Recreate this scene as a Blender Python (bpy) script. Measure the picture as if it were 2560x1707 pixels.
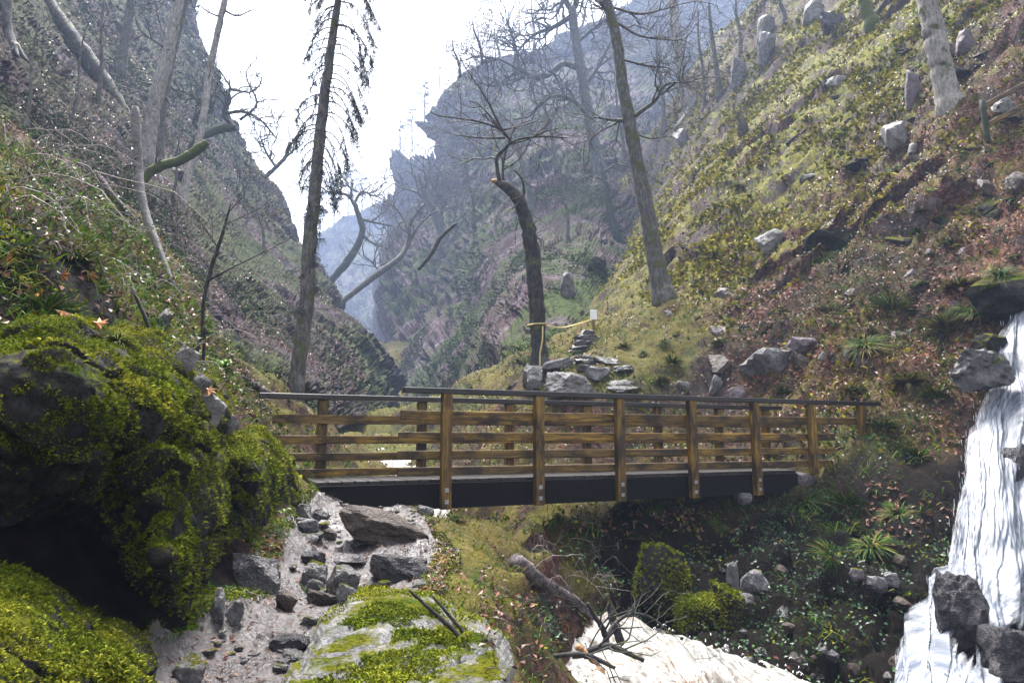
import bpy, bmesh, math, random
import numpy as np
from mathutils import Vector, Matrix

for o in list(bpy.data.objects):
    bpy.data.objects.remove(o, do_unlink=True)
SC = bpy.context.scene
COL = SC.collection
RNG = np.random.default_rng(11)
random.seed(5)

# ------------------------------------------------------------------ camera
FPX = 1707.0                      # 24 mm on a 36 mm wide sensor, in photo pixels
PITCH = math.atan(242.0 / FPX)
CAM = np.array([0.0, 0.0, 1.55])
cam_d = bpy.data.cameras.new("camera")
cam_d.sensor_width = 36.0
cam_d.lens = 24.0
cam_d.clip_start = 0.05
cam_d.clip_end = 1000.0
cam = bpy.data.objects.new("camera", cam_d)
COL.objects.link(cam)
cam.location = CAM
cam.rotation_euler = (math.radians(90) + PITCH, 0, 0)
SC.camera = cam

# ------------------------------------------------------------------ world, sun, exposure
SUN_EL, SUN_AZ = math.radians(67), math.radians(-16)     # azimuth measured from +Y towards +X
W = bpy.data.worlds.new("World")
SC.world = W
W.use_nodes = True
wt = W.node_tree
wt.nodes.clear()
sky = wt.nodes.new("ShaderNodeTexSky")
sky.sky_type = 'NISHITA'
sky.sun_disc = False
sky.sun_elevation = SUN_EL
sky.sun_rotation = SUN_AZ
sky.dust_density = 4.0
sky.air_density = 1.0
hsv = wt.nodes.new("ShaderNodeHueSaturation")            # cloud cover: the blue is greyed
hsv.inputs['Saturation'].default_value = 0.22
bg = wt.nodes.new("ShaderNodeBackground")
bg.inputs['Strength'].default_value = 0.05
wo = wt.nodes.new("ShaderNodeOutputWorld")
wt.links.new(sky.outputs[0], hsv.inputs['Color'])
wt.links.new(hsv.outputs[0], bg.inputs['Color'])
wt.links.new(bg.outputs[0], wo.inputs['Surface'])

sun_d = bpy.data.lights.new("sun", 'SUN')
sun_d.energy = 1.5
sun_d.angle = math.radians(22)
sun_d.color = (1.0, 0.96, 0.9)
sun = bpy.data.objects.new("sun", sun_d)
COL.objects.link(sun)
sdir = Vector((math.sin(SUN_AZ) * math.cos(SUN_EL), math.cos(SUN_AZ) * math.cos(SUN_EL), math.sin(SUN_EL)))
sun.rotation_euler = sdir.to_track_quat('Z', 'Y').to_euler()
sun.location = sdir * 120

SC.view_settings.view_transform = 'Standard'
SC.view_settings.look = 'None'
SC.view_settings.exposure = 3.4
SC.view_settings.gamma = 1.0
SC.view_settings.use_curve_mapping = False
SC.render.engine = 'CYCLES'
cy = SC.cycles
cy.max_bounces = 5
cy.diffuse_bounces = 1
cy.glossy_bounces = 2
cy.transmission_bounces = 2
cy.transparent_max_bounces = 12
cy.volume_bounces = 1
cy.use_denoising = True
cy.sample_clamp_indirect = 4.0
cy.caustics_reflective = False
cy.caustics_refractive = False

# ------------------------------------------------------------------ helpers: points, noise, meshes
def P(px, py, Y):
    """photo pixel (2560 x 1707) and distance ahead -> a point in the world"""
    px = np.asarray(px, float); py = np.asarray(py, float); Y = np.asarray(Y, float)
    dx = (px - 1280.0) / FPX
    dy = (853.5 - py) / FPX
    cp, sp = math.cos(PITCH), math.sin(PITCH)
    s = Y / (cp - dy * sp)
    return np.stack(np.broadcast_arrays(dx * s + CAM[0], Y + CAM[1], s * (sp + dy * cp) + CAM[2]), -1)

def _hash(ix, iy, iz, seed=0):
    n = (ix.astype(np.int64) * 374761393 + iy.astype(np.int64) * 668265263 + iz.astype(np.int64) * 1274126177 + seed * 974711) & 0xffffffff
    n = ((n ^ (n >> 13)) * 1103515245 + 12345) & 0xffffffff
    n = ((n ^ (n >> 15)) * 2246822519) & 0xffffffff
    n = n ^ (n >> 16)
    return (n & 0xffffff) / float(0xffffff)

def vnoise(p, seed=0):
    """smooth value noise in -1..1"""
    f = np.floor(p)
    t = p - f
    t = t * t * t * (t * (t * 6 - 15) + 10)
    i = f.astype(np.int64)
    out = 0
    for dx in (0, 1):
        wx = t[..., 0] if dx else 1 - t[..., 0]
        for dy in (0, 1):
            wy = t[..., 1] if dy else 1 - t[..., 1]
            for dz in (0, 1):
                wz = t[..., 2] if dz else 1 - t[..., 2]
                out = out + wx * wy * wz * _hash(i[..., 0] + dx, i[..., 1] + dy, i[..., 2] + dz, seed)
    return out * 2 - 1

def fbm(p, octaves=4, seed=0, gain=0.5):
    a, s, o = 1.0, 0.0, 0.0
    for k in range(octaves):
        s = s + a * vnoise(p * (2.03 ** k) + 17.3 * k, seed + k)
        o += a
        a *= gain
    return s / o

def worley(p, seed=0):
    """F1, F2 and a random number of the nearest cell"""
    f = np.floor(p).astype(np.int64)
    n = p.shape[:-1]
    d1 = np.full(n, 9.0); d2 = np.full(n, 9.0); idv = np.zeros(n)
    for dx in (-1, 0, 1):
        for dy in (-1, 0, 1):
            for dz in (-1, 0, 1):
                c = f + np.array([dx, dy, dz])
                h = [_hash(c[..., 0], c[..., 1], c[..., 2], seed + 7 * k) for k in range(4)]
                q = c + np.stack(h[:3], -1)
                d = np.sqrt(((p - q) ** 2).sum(-1))
                near = d < d1
                d2 = np.where(near, d1, np.minimum(d2, d))
                idv = np.where(near, h[3], idv)
                d1 = np.where(near, d, d1)
    return d1, d2, idv

def sstep(a, b, x):
    t = np.clip((x - a) / (b - a), 0, 1)
    return t * t * (3 - 2 * t)

class RBF:
    """scattered control values -> smooth surface (kernel r, plus a plane)"""
    def __init__(self, pts, vals, smooth=0.0):
        pts = np.asarray(pts, float); vals = np.asarray(vals, float)
        n, d = pts.shape
        A = np.zeros((n + d + 1, n + d + 1))
        A[:n, :n] = np.sqrt(((pts[:, None] - pts[None]) ** 2).sum(-1)) - smooth * np.eye(n)
        A[:n, n] = 1; A[n, :n] = 1
        A[:n, n + 1:] = pts; A[n + 1:, :n] = pts.T
        b = np.zeros(n + d + 1); b[:n] = vals
        self.w = np.linalg.solve(A, b); self.p = pts; self.n = n
    def __call__(self, q):
        sh = q.shape[:-1]; q = q.reshape(-1, q.shape[-1])
        out = np.empty(len(q))
        for k in range(0, len(q), 20000):
            c = q[k:k + 20000]
            r = np.sqrt(((c[:, None] - self.p[None]) ** 2).sum(-1))
            out[k:k + 20000] = r @ self.w[:self.n] + self.w[self.n] + c @ self.w[self.n + 1:]
        return out.reshape(sh)

def mesh_np(name, v, faces, smooth=False):
    """faces: (n,3) or (n,4) int array or a list of such arrays"""
    if not isinstance(faces, list):
        faces = [faces]
    faces = [np.asarray(f, np.int32) for f in faces if len(f)]
    me = bpy.data.meshes.new(name)
    v = np.asarray(v, np.float32)
    me.vertices.add(len(v))
    me.vertices.foreach_set("co", v.ravel())
    loops = np.concatenate([f.ravel() for f in faces])
    sizes = np.concatenate([np.full(len(f), f.shape[1], np.int32) for f in faces])
    starts = np.concatenate([[0], np.cumsum(sizes)[:-1]]).astype(np.int32)
    me.loops.add(len(loops))
    me.loops.foreach_set("vertex_index", loops)
    me.polygons.add(len(sizes))
    me.polygons.foreach_set("loop_start", starts)
    me.polygons.foreach_set("loop_total", sizes)
    me.polygons.foreach_set("use_smooth", np.full(len(sizes), smooth, bool))
    me.update(calc_edges=True)
    return me

def link(name, me, mat=None, parent=None, loc=None):
    o = bpy.data.objects.new(name, me)
    COL.objects.link(o)
    if mat is not None and me is not None and not me.materials:
        me.materials.append(mat)
    if parent is not None:
        o.parent = parent
    if loc is not None:
        o.location = loc
    return o

def tag(o, label=None, cat=None, group=None, kind=None):
    if label: o['label'] = label
    if cat: o['category'] = cat
    if group: o['group'] = group
    if kind: o['kind'] = kind
    return o

def empty(name, loc, label, cat, group=None):
    o = bpy.data.objects.new(name, None)
    COL.objects.link(o)
    o.location = loc
    o.empty_display_size = 0.2
    return tag(o, label, cat, group)

def copy_tree(o, parent=None):
    c = o.copy()
    COL.objects.link(c)
    if parent is not None:
        c.parent = parent
    for ch in list(o.children):
        copy_tree(ch, c)
    return c

def mask_attr(me, rgba, name="mask"):
    a = me.attributes.new(name, 'FLOAT_COLOR', 'POINT')
    a.data.foreach_set("color", np.asarray(rgba, np.float32).ravel())

def grid_faces(nv, nu):
    i = np.arange(nv * nu).reshape(nv, nu)
    return np.stack([i[:-1, :-1], i[:-1, 1:], i[1:, 1:], i[1:, :-1]], -1).reshape(-1, 4)

def grid_normals(V):
    du = np.gradient(V, axis=1); dv = np.gradient(V, axis=0)
    n = np.cross(du, dv)
    return n / (np.linalg.norm(n, axis=-1, keepdims=True) + 1e-12)

def unit(v):
    return v / (np.linalg.norm(v, axis=-1, keepdims=True) + 1e-12)

class Tubes:
    """tapering tubes gathered into one mesh"""
    def __init__(self):
        self.v, self.f, self.t, self.n = [], [], [], 0
    def add(self, pts, rad, sides=6, rough=0.0, cap=True):
        pts = np.asarray(pts, float); m = len(pts)
        rad = np.broadcast_to(np.asarray(rad, float), (m,))
        tan = unit(np.gradient(pts, axis=0))
        ref = np.array([0.0, 0.0, 1.0]) if abs(tan[:, 2]).mean() < 0.8 else np.array([0.0, 1.0, 0.0])
        a = unit(np.cross(tan, ref)); b = np.cross(tan, a)
        th = np.linspace(0, 2 * math.pi, sides, endpoint=False)
        ring = a[:, None] * np.cos(th)[None, :, None] + b[:, None] * np.sin(th)[None, :, None]
        r = rad[:, None] * np.ones(sides)[None]
        if rough:
            r = r * (1 + rough * (RNG.random((m, sides)) - 0.5) * 2)
        v = pts[:, None] + ring * r[..., None]
        i = np.arange(m * sides).reshape(m, sides) + self.n
        j = np.roll(i, -1, 1)
        self.f.append(np.stack([i[:-1], j[:-1], j[1:], i[1:]], -1).reshape(-1, 4))
        self.v.append(v.reshape(-1, 3)); self.n += m * sides
        if cap:
            for row, c, flip in ((i[0], pts[0], 1), (i[-1], pts[-1], 0)):
                self.v.append(np.array([c])); k = self.n; self.n += 1
                nx = np.roll(row, -1)
                t = np.stack([nx, row, np.full(sides, k)], -1) if flip else np.stack([row, nx, np.full(sides, k)], -1)
                self.t.append(t)
    def build(self, name, mat, parent=None, smooth=True):
        fs = [np.concatenate(self.f)]
        if self.t: fs.append(np.concatenate(self.t))
        v = np.concatenate(self.v)
        if parent is not None:
            v = v - np.array(parent.location)
        return link(name, mesh_np(name, v, fs, smooth), mat, parent)

def spline(pts, n):
    """smooth curve of n points through control points (last axis free)"""
    pts = np.asarray(pts, float)
    if len(pts) < 3:
        t = np.linspace(0, 1, n)[:, None]
        return pts[0] * (1 - t) + pts[-1] * t
    d = np.r_[0, np.cumsum(np.maximum(np.linalg.norm(np.diff(pts[:, :3], axis=0), axis=1), 1e-6))]
    q = np.linspace(0, d[-1], n)
    m = np.gradient(pts, d, axis=0)
    k = np.clip(np.searchsorted(d, q) - 1, 0, len(pts) - 2)
    h = (d[k + 1] - d[k])[:, None]; t = ((q - d[k]) / h[:, 0])[:, None]
    return ((2 * t**3 - 3 * t**2 + 1) * pts[k] + (t**3 - 2 * t**2 + t) * h * m[k]
            + (-2 * t**3 + 3 * t**2) * pts[k + 1] + (t**3 - t**2) * h * m[k + 1])

def leaves_np(pts, nrm, size, aspect=0.6, tilt=0.5, fold=0.15):
    """a folded four-cornered leaf at every point: returns verts, tris"""
    n = len(pts)
    size = np.broadcast_to(size, (n,))[:, None]
    rnd = unit(RNG.normal(size=(n, 3)))
    nn = unit(nrm + tilt * rnd)
    a = unit(np.cross(nn, unit(RNG.normal(size=(n, 3)))))
    b = np.cross(nn, a)
    v = np.stack([pts - a * size * .5, pts + b * size * aspect * .5 + nn * size * fold,
                  pts + a * size * .5, pts - b * size * aspect * .5 + nn * size * fold], 1)
    i = np.arange(n * 4).reshape(n, 4)
    return v.reshape(-1, 3), np.concatenate([i[:, [0, 1, 2]], i[:, [0, 2, 3]]])

def blades_np(pts, nrm, length, width, lean=0.5, droop=0.4, dirn=None):
    """bent tapering blades: returns verts, tris"""
    n = len(pts)
    L = np.broadcast_to(length, (n,))[:, None] * (0.6 + 0.8 * RNG.random((n, 1)))
    Wd = np.broadcast_to(width, (n,))[:, None]
    out = unit(RNG.normal(size=(n, 3)) * [1, 1, 0.3]) if dirn is None else dirn
    d = unit(nrm + lean * out)
    side = unit(np.cross(d, unit(RNG.normal(size=(n, 3)))))
    mid = pts + d * L * .55
    tip = mid + unit(d + droop * (out * .6 + np.array([0, 0, -1.0]))) * L * .5
    v = np.stack([pts - side * Wd * .5, pts + side * Wd * .5, mid - side * Wd * .4, mid + side * Wd * .4, tip], 1)
    i = np.arange(n * 5).reshape(n, 5)
    return v.reshape(-1, 3), np.concatenate([i[:, [0, 1, 3]], i[:, [0, 3, 2]], i[:, [2, 3, 4]]])

def sample_grid(V, N, n, wfn=None, vis=True):
    """n random spots on a grid surface (cells chosen evenly, thinned by wfn)"""
    nv, nu = V.shape[:2]
    m = n * 6 if wfn is not None else n
    r = RNG.random((m, 2)) * [nv - 1.001, nu - 1.001]
    i = r.astype(int); t = r - i
    def bl(A):
        return ((A[i[:, 0], i[:, 1]] * (1 - t[:, :1]) + A[i[:, 0] + 1, i[:, 1]] * t[:, :1]) * (1 - t[:, 1:])
                + (A[i[:, 0], i[:, 1] + 1] * (1 - t[:, :1]) + A[i[:, 0] + 1, i[:, 1] + 1] * t[:, :1]) * t[:, 1:])
    p = bl(V); q = unit(bl(N))
    if wfn is not None:
        keep = RNG.random(m) < wfn(p, q)
        p, q = p[keep][:n], q[keep][:n]
    return p, q
# ------------------------------------------------------------------ materials
class NT:
    def __init__(self, name):
        self.m = bpy.data.materials.new(name)
        self.m.use_nodes = True
        self.t = self.m.node_tree
        self.t.nodes.clear()
        self.out = self.t.nodes.new("ShaderNodeOutputMaterial")
        self.b = self.t.nodes.new("ShaderNodeBsdfPrincipled")
        self.t.links.new(self.b.outputs[0], self.out.inputs['Surface'])
    def node(self, typ, **kw):
        n = self.t.nodes.new(typ)
        for k, v in kw.items(): setattr(n, k, v)
        return n
    def put(self, sock, v):
        if isinstance(v, bpy.types.NodeSocket): self.t.links.new(v, sock)
        elif isinstance(v, (tuple, list)) and len(v) == 3 and sock.type == 'RGBA': sock.default_value = (*v, 1)
        else: sock.default_value = v
    def coord(self, kind='Object', scale=None, rot=None):
        c = self.node("ShaderNodeTexCoord").outputs[kind]
        if kind == 'World': pass
        if scale is None and rot is None: return c
        mp = self.node("ShaderNodeMapping")
        self.put(mp.inputs['Vector'], c)
        if scale is not None: mp.inputs['Scale'].default_value = scale
        if rot is not None: mp.inputs['Rotation'].default_value = rot
        return mp.outputs[0]
    def pos(self, scale=None):
        c = self.node("ShaderNodeNewGeometry").outputs['Position']
        if scale is None: return c
        mp = self.node("ShaderNodeMapping")
        self.put(mp.inputs['Vector'], c); mp.inputs['Scale'].default_value = scale
        return mp.outputs[0]
    def noise(self, vec, scale, detail=5, rough=0.6, dist=0.0):
        n = self.node("ShaderNodeTexNoise")
        self.put(n.inputs['Vector'], vec)
        n.inputs['Scale'].default_value = scale; n.inputs['Detail'].default_value = detail
        n.inputs['Roughness'].default_value = rough; n.inputs['Distortion'].default_value = dist
        return n.outputs['Fac']
    def voronoi(self, vec, scale, feature='F1', out='Distance'):
        n = self.node("ShaderNodeTexVoronoi", feature=feature)
        self.put(n.inputs['Vector'], vec); n.inputs['Scale'].default_value = scale
        return n.outputs[out]
    def ramp(self, fac, stops, interp='LINEAR'):
        r = self.node("ShaderNodeValToRGB")
        r.color_ramp.interpolation = interp
        el = r.color_ramp.elements
        while len(el) < len(stops): el.new(0.5)
        for e, (p, c) in zip(el, stops):
            e.position = p
            e.color = (c, c, c, 1) if isinstance(c, (int, float)) else (*c, 1)
        self.put(r.inputs[0], fac)
        return r.outputs[0]
    def mix(self, fac, a, b, blend='MIX'):
        n = self.node("ShaderNodeMix", data_type='RGBA', blend_type=blend)
        self.put(n.inputs[0], fac); self.put(n.inputs[6], a); self.put(n.inputs[7], b)
        return n.outputs[2]
    def math(self, op, a, b=0.5, c=None, clamp=False):
        n = self.node("ShaderNodeMath", operation=op, use_clamp=clamp)
        self.put(n.inputs[0], a); self.put(n.inputs[1], b)
        if c is not None: self.put(n.inputs[2], c)
        return n.outputs[0]
    def attr(self, name="mask"):
        a = self.node("ShaderNodeAttribute", attribute_name=name)
        s = self.node("ShaderNodeSeparateColor")
        self.t.links.new(a.outputs['Color'], s.inputs[0])
        return s.outputs
    def normal_z(self):
        g = self.node("ShaderNodeNewGeometry")
        s = self.node("ShaderNodeSeparateXYZ")
        self.t.links.new(g.outputs['Normal'], s.inputs[0])
        return s.outputs['Z']
    def rnd_island(self): return self.node("ShaderNodeNewGeometry").outputs['Random Per Island']
    def rnd_object(self): return self.node("ShaderNodeObjectInfo").outputs['Random']
    def bump(self, h, strength=0.5, dist=0.02, prev=None):
        n = self.node("ShaderNodeBump")
        n.inputs['Strength'].default_value = strength; n.inputs['Distance'].default_value = dist
        self.put(n.inputs['Height'], h)
        if prev is not None: self.put(n.inputs['Normal'], prev)
        return n.outputs[0]
    def fin(self, color, rough=0.7, normal=None, spec=0.5, **kw):
        self.put(self.b.inputs['Base Color'], color)
        self.put(self.b.inputs['Roughness'], rough)
        self.put(self.b.inputs['Specular IOR Level'], spec)
        if normal is not None: self.put(self.b.inputs['Normal'], normal)
        for k, v in kw.items(): self.put(self.b.inputs[k], v)
        return self.m

MOSS_Y = (0.17, 0.155, 0.011)
MOSS_G = (0.075, 0.11, 0.007)
MOSS_D = (0.03, 0.04, 0.008)

def moss_color(n, vec):
    a = n.ramp(n.noise(vec, 2.2, 4), [(.35, MOSS_G), (.5, MOSS_Y), (.68, (0.21, 0.19, 0.025))])
    f = n.noise(vec, 38, 4, .7)
    return n.mix(n.ramp(f, [(.36, 1.0), (.56, 0.0)]), a, MOSS_D), f

def m_ground():
    n = NT("ground_soil")
    v = n.pos()
    mk = n.attr()
    nz = n.normal_z()
    soil = n.ramp(n.noise(v, 9, 6, .7), [(.3, (.007, .005, .005)), (.5, (.028, .02, .019)), (.72, (.075, .056, .055))])
    litter_f = n.voronoi(v, 17, out='Color')
    sep = n.node("ShaderNodeSeparateColor"); n.put(sep.inputs[0], litter_f)
    litter = n.ramp(sep.outputs[0], [(0, (.022, .008, .006)), (.3, (.11, .035, .02)), (.55, (.21, .075, .045)), (.8, (.3, .14, .1)), (1, (.4, .26, .22))])
    litter = n.mix(n.ramp(n.noise(v, 30, 4, .7), [(.4, .85), (.6, 0.0)]), litter, (.012, .008, .008))
    moss, mf = moss_color(n, v)
    rock = n.ramp(n.noise(v, 4, 8, .65), [(.3, (.02, .018, .02)), (.5, (.085, .075, .085)), (.72, (.24, .21, .23))])
    # moss where it faces up and the moss map says so
    fm = n.math('MULTIPLY', n.ramp(n.math('ADD', n.math('MULTIPLY', nz, .55), n.math('MULTIPLY', n.noise(v, 3.3, 5, .65), .6)), [(.58, 0.0), (.70, 1.0)]), mk[0], clamp=True)
    fl = n.math('MULTIPLY', n.ramp(n.noise(v, 1.7, 5, .7), [(.38, 0.0), (.56, 1.0)]), mk[1], clamp=True)
    fr = n.ramp(n.math('ADD', nz, n.math('MULTIPLY', n.math('SUBTRACT', n.noise(v, 2.3, 5), .5), .8)), [(.3, 1.0), (.46, 0.0)])
    c = n.mix(n.math('MULTIPLY', fr, .4), soil, rock)
    c = n.mix(fl, c, litter)
    c = n.mix(fm, c, moss)
    h = n.math('ADD', n.noise(v, 14, 6, .75), n.math('MULTIPLY', n.noise(v, 55, 3, .7), .5))
    nb = n.bump(h, 0.9, 0.06)
    c = n.mix(n.math('MULTIPLY', mk[2], .96), c, n.mix(1.0, c, (.1, .09, .095), 'MULTIPLY'))  # painted shade: bank and overhang ground multiplied down to near black
    rough = n.ramp(n.noise(v, 6, 4), [(.3, .6), (.7, .95)])
    return n.fin(c, rough, nb, 0.07)

def m_path():
    n = NT("wet_mud")
    v = n.pos()
    f1 = n.noise(v, 26, 6, .75); f2 = n.noise(v, 3.0, 5, .6); f3 = n.noise(v, 70, 3, .7)
    c = n.ramp(f1, [(.36, (.008, .004, .004)), (.5, (.034, .025, .025)), (.68, (.15, .135, .142))])
    c = n.mix(n.ramp(f3, [(.52, 0.0), (.62, 0.9)]), c, (.014, .008, .007))
    mk = n.attr()
    moss, _ = moss_color(n, v)
    c = n.mix(mk[0], c, moss)
    h = n.math('ADD', n.math('MULTIPLY', f1, 1.0), n.math('MULTIPLY', f3, .5))
    nb = n.bump(h, 0.9, 0.02)
    rough = n.ramp(n.math('ADD', f2, n.math('MULTIPLY', f1, .25)), [(.42, .13), (.72, .42)])
    return n.fin(c, rough, nb, 0.8)

def m_cliff(name="cliff_rock", green=1.0, wet=1.0):  # wet: even darkening factor on the rock colour, 1 leaves it as is
    n = NT(name)
    v = n.pos()
    nz = n.normal_z()
    mk = n.attr()
    base = n.ramp(n.noise(n.pos((1, 1, .45)), .9, 8, .68), [(.3, (.012, .009, .013)), (.45, (.075, .058, .07)), (.58, (.17, .135, .16)), (.74, (.34, .29, .31))])
    base = n.mix(n.ramp(n.noise(v, .5, 4), [(.5, 0.0), (.68, .75)]), base, (.12, .065, .062))
    streak = n.noise(n.pos((2.2, 2.2, .14)), 1.4, 4, .6)
    base = n.mix(n.ramp(streak, [(.52, 0.0), (.62, .7)]), base, (.035, .03, .034))
    crack = n.voronoi(n.pos((1.1, 1.1, .5)), 1.5, 'DISTANCE_TO_EDGE')
    base = n.mix(n.ramp(crack, [(0.0, .95), (.07, 0.0)]), base, (.008, .006, .009))
    lich = n.ramp(n.noise(v, 2.7, 6, .7), [(.6, 0.0), (.7, .7)])
    base = n.mix(lich, base, (.19, .18, .18))
    moss = n.ramp(n.noise(v, 5, 6, .75), [(.36, (.005, .01, .004)), (.52, (.035, .055, .012)), (.68, (.11, .12, .028))])
    fm = n.math('MULTIPLY', n.ramp(n.math('ADD', n.math('MULTIPLY', nz, .6), n.noise(v, .8, 6, .7)), [(.58, 0.0), (.72, 1.0)]), mk[0], clamp=True)
    base = n.mix(1.0, base, (wet, wet * .95, wet), 'MULTIPLY')  # even darkening factor on the rock colour
    soil = n.ramp(n.noise(v, .35, 4, .6), [(.45, 0.0), (.6, .8)])
    base = n.mix(soil, base, n.ramp(n.noise(v, 6, 5, .7), [(.35, (.012, .008, .008)), (.6, (.07, .042, .036))]))
    c = n.mix(n.math('MULTIPLY', fm, green), base, moss)
    nb = n.bump(n.math('ADD', n.noise(v, 3, 8, .7), n.noise(v, 12, 4, .7)), .8, .12)
    return n.fin(c, .9, nb, .08)

def m_stone(name, dark=(.03, .028, .03), mid=(.14, .13, .14), light=(.38, .36, .38), moss=0.35, rough=(.3, .6), lichen=0.0, scale=1.0, spec=.3):
    n = NT(name)
    v = n.pos()
    nz = n.normal_z()
    b = n.ramp(n.noise(v, 5 * scale, 8, .7), [(.3, dark), (.5, mid), (.72, light)])
    b = n.mix(n.ramp(n.noise(v, 45 * scale, 4, .7), [(.36, .8), (.5, 0.0)]), b, dark)
    b = n.mix(n.ramp(n.noise(v, 3 * scale, 5, .75), [(.6, 0.0), (.68, lichen)]), b, (.5, .5, .46))
    m_, _ = moss_color(n, v)
    m_ = n.mix(1.0, m_, (.5, .55, .45), 'MULTIPLY')
    f = n.ramp(n.math('ADD', n.math('MULTIPLY', nz, .5), n.noise(v, 3.0 * scale, 6, .7)), [(1.07 - .5 * moss, 0.0), (1.27 - .5 * moss, 1.0)])
    c = n.mix(f, b, m_)
    nb = n.bump(n.math('ADD', n.noise(v, 9 * scale, 8, .72), n.math('MULTIPLY', n.noise(v, 60 * scale, 3), .4)), .8, .05 / scale)
    rr = n.mix(f, n.ramp(n.noise(v, 7, 4), [(.35, rough[0]), (.65, rough[1])]), (.95, .95, .95))
    return n.fin(c, rr, nb, n.mix(f, (spec,) * 3, (.03,) * 3))

def m_wood(name, cols, rough=(.3, .55)):
    n = NT(name)
    v = n.coord('Object')
    r = n.rnd_object()
    ad = n.node("ShaderNodeVectorMath", operation='ADD')
    cmb = n.node("ShaderNodeCombineXYZ")
    n.put(cmb.inputs[0], n.math('MULTIPLY', r, 37.0)); n.put(cmb.inputs[1], n.math('MULTIPLY', r, 11.0))
    n.put(ad.inputs[0], v); n.put(ad.inputs[1], cmb.outputs[0])
    mp = n.node("ShaderNodeMapping"); n.put(mp.inputs[0], ad.outputs[0]); mp.inputs['Scale'].default_value = (.9, 14, 14)
    g = n.noise(mp.outputs[0], 2.2, 6, .65, .6)
    mp2 = n.node("ShaderNodeMapping"); n.put(mp2.inputs[0], ad.outputs[0]); mp2.inputs['Scale'].default_value = (1, 2.2, 2.2)
    blot = n.noise(mp2.outputs[0], 2.0, 4, .6)
    knot = n.voronoi(mp2.outputs[0], 2.3)
    c = n.ramp(g, [(.3, cols[0]), (.5, cols[1]), (.7, cols[2])])
    c = n.mix(n.ramp(blot, [(.44, 0.0), (.6, .9)]), c, cols[0])
    c = n.mix(n.ramp(knot, [(.06, .9), (.14, 0.0)]), c, tuple(x * .5 for x in cols[0]))
    c = n.mix(n.math('MULTIPLY', r, .5), c, cols[0])
    nb = n.bump(g, .35, .006)
    return n.fin(c, n.ramp(blot, [(.3, rough[0]), (.7, rough[1])]), nb, .5)

def m_bark(name, dark, mid, light, moss=0.0, vstretch=.25, mosscol=(.1, .11, .03)):
    n = NT(name)
    v = n.pos((1, 1, vstretch))
    b = n.ramp(n.noise(v, 16, 6, .7), [(.3, dark), (.5, mid), (.7, light)])
    b = n.mix(n.ramp(n.noise(n.pos(), 3.2, 5, .7), [(.55, 0.0), (.68, .8)]), b, light)
    f = n.ramp(n.noise(n.pos(), 2.4, 5, .7), [(.6 - .35 * moss, 0.0), (.7 - .35 * moss, 1.0 if moss else 0.0)])
    mc = n.ramp(n.noise(n.pos(), 30, 4, .7), [(.35, tuple(x * .25 for x in mosscol)), (.6, mosscol)])
    c = n.mix(f, b, mc)
    return n.fin(c, .75, n.bump(n.noise(v, 22, 6, .7), .8, .03), .3)

def m_leaf(name, stops, rough=.55, spec=.5, sub=0.0, dark=0.35):
    n = NT(name)
    c = n.ramp(n.rnd_island(), stops)
    c = n.mix(n.ramp(n.noise(n.pos(), 4.0, 3), [(.4, dark), (.6, 0.0)]), c, tuple(x * .3 for x in stops[0][1]))
    c = n.mix(n.ramp(n.noise(n.pos(), 1.1, 4), [(.4, .75), (.58, 0.0)]), c, n.mix(1.0, c, (.42, .6, .4), 'MULTIPLY'))
    m = n.fin(c, rough, None, spec)
    if sub:
        tr = n.node("ShaderNodeBsdfTranslucent"); n.put(tr.inputs[0], c)
        mx = n.node("ShaderNodeMixShader"); mx.inputs[0].default_value = sub
        n.t.links.new(n.b.outputs[0], mx.inputs[1]); n.t.links.new(tr.outputs[0], mx.inputs[2])
        n.t.links.new(mx.outputs[0], n.out.inputs['Surface'])
    return m

def m_plain(name, col, rough=.6, metal=0.0, var=.25, scale=20):
    n = NT(name)
    c = n.mix(n.ramp(n.noise(n.coord('Object'), scale, 4), [(.35, var * 2), (.65, 0.0)]), col, tuple(x * .4 for x in col))
    return n.fin(c, rough, None, .5, Metallic=metal)

def m_stream():
    n = NT("white_water")
    mk = n.attr()
    v = n.pos()
    streak = n.noise(n.coord('UV', (2.2, .7, 1)), 9, 6, .65, .8)
    fo = n.ramp(n.math('ADD', n.math('MULTIPLY', streak, .9), n.math('MULTIPLY', mk[0], .55)), [(.5, 0.0), (.72, 1.0)])
    brown = n.ramp(n.noise(v, 2.2, 4), [(.35, (.06, .03, .009)), (.65, (.12, .07, .028))])
    c = n.mix(fo, brown, n.ramp(streak, [(.36, (.04, .033, .024)), (.44, (.11, .103, .092)), (.57, (.27, .265, .255))]))
    c = n.mix(n.ramp(n.noise(v, 1.3, 3), [(.5, 0.0), (.72, .6)]), c, (.13, .085, .042))
    nb = n.bump(n.noise(n.coord('UV', (2.2, .7, 1)), 16, 5, .6), .35, .04)
    return n.fin(c, n.ramp(fo, [(0, .12), (1, .6)]), nb, .5)

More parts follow.
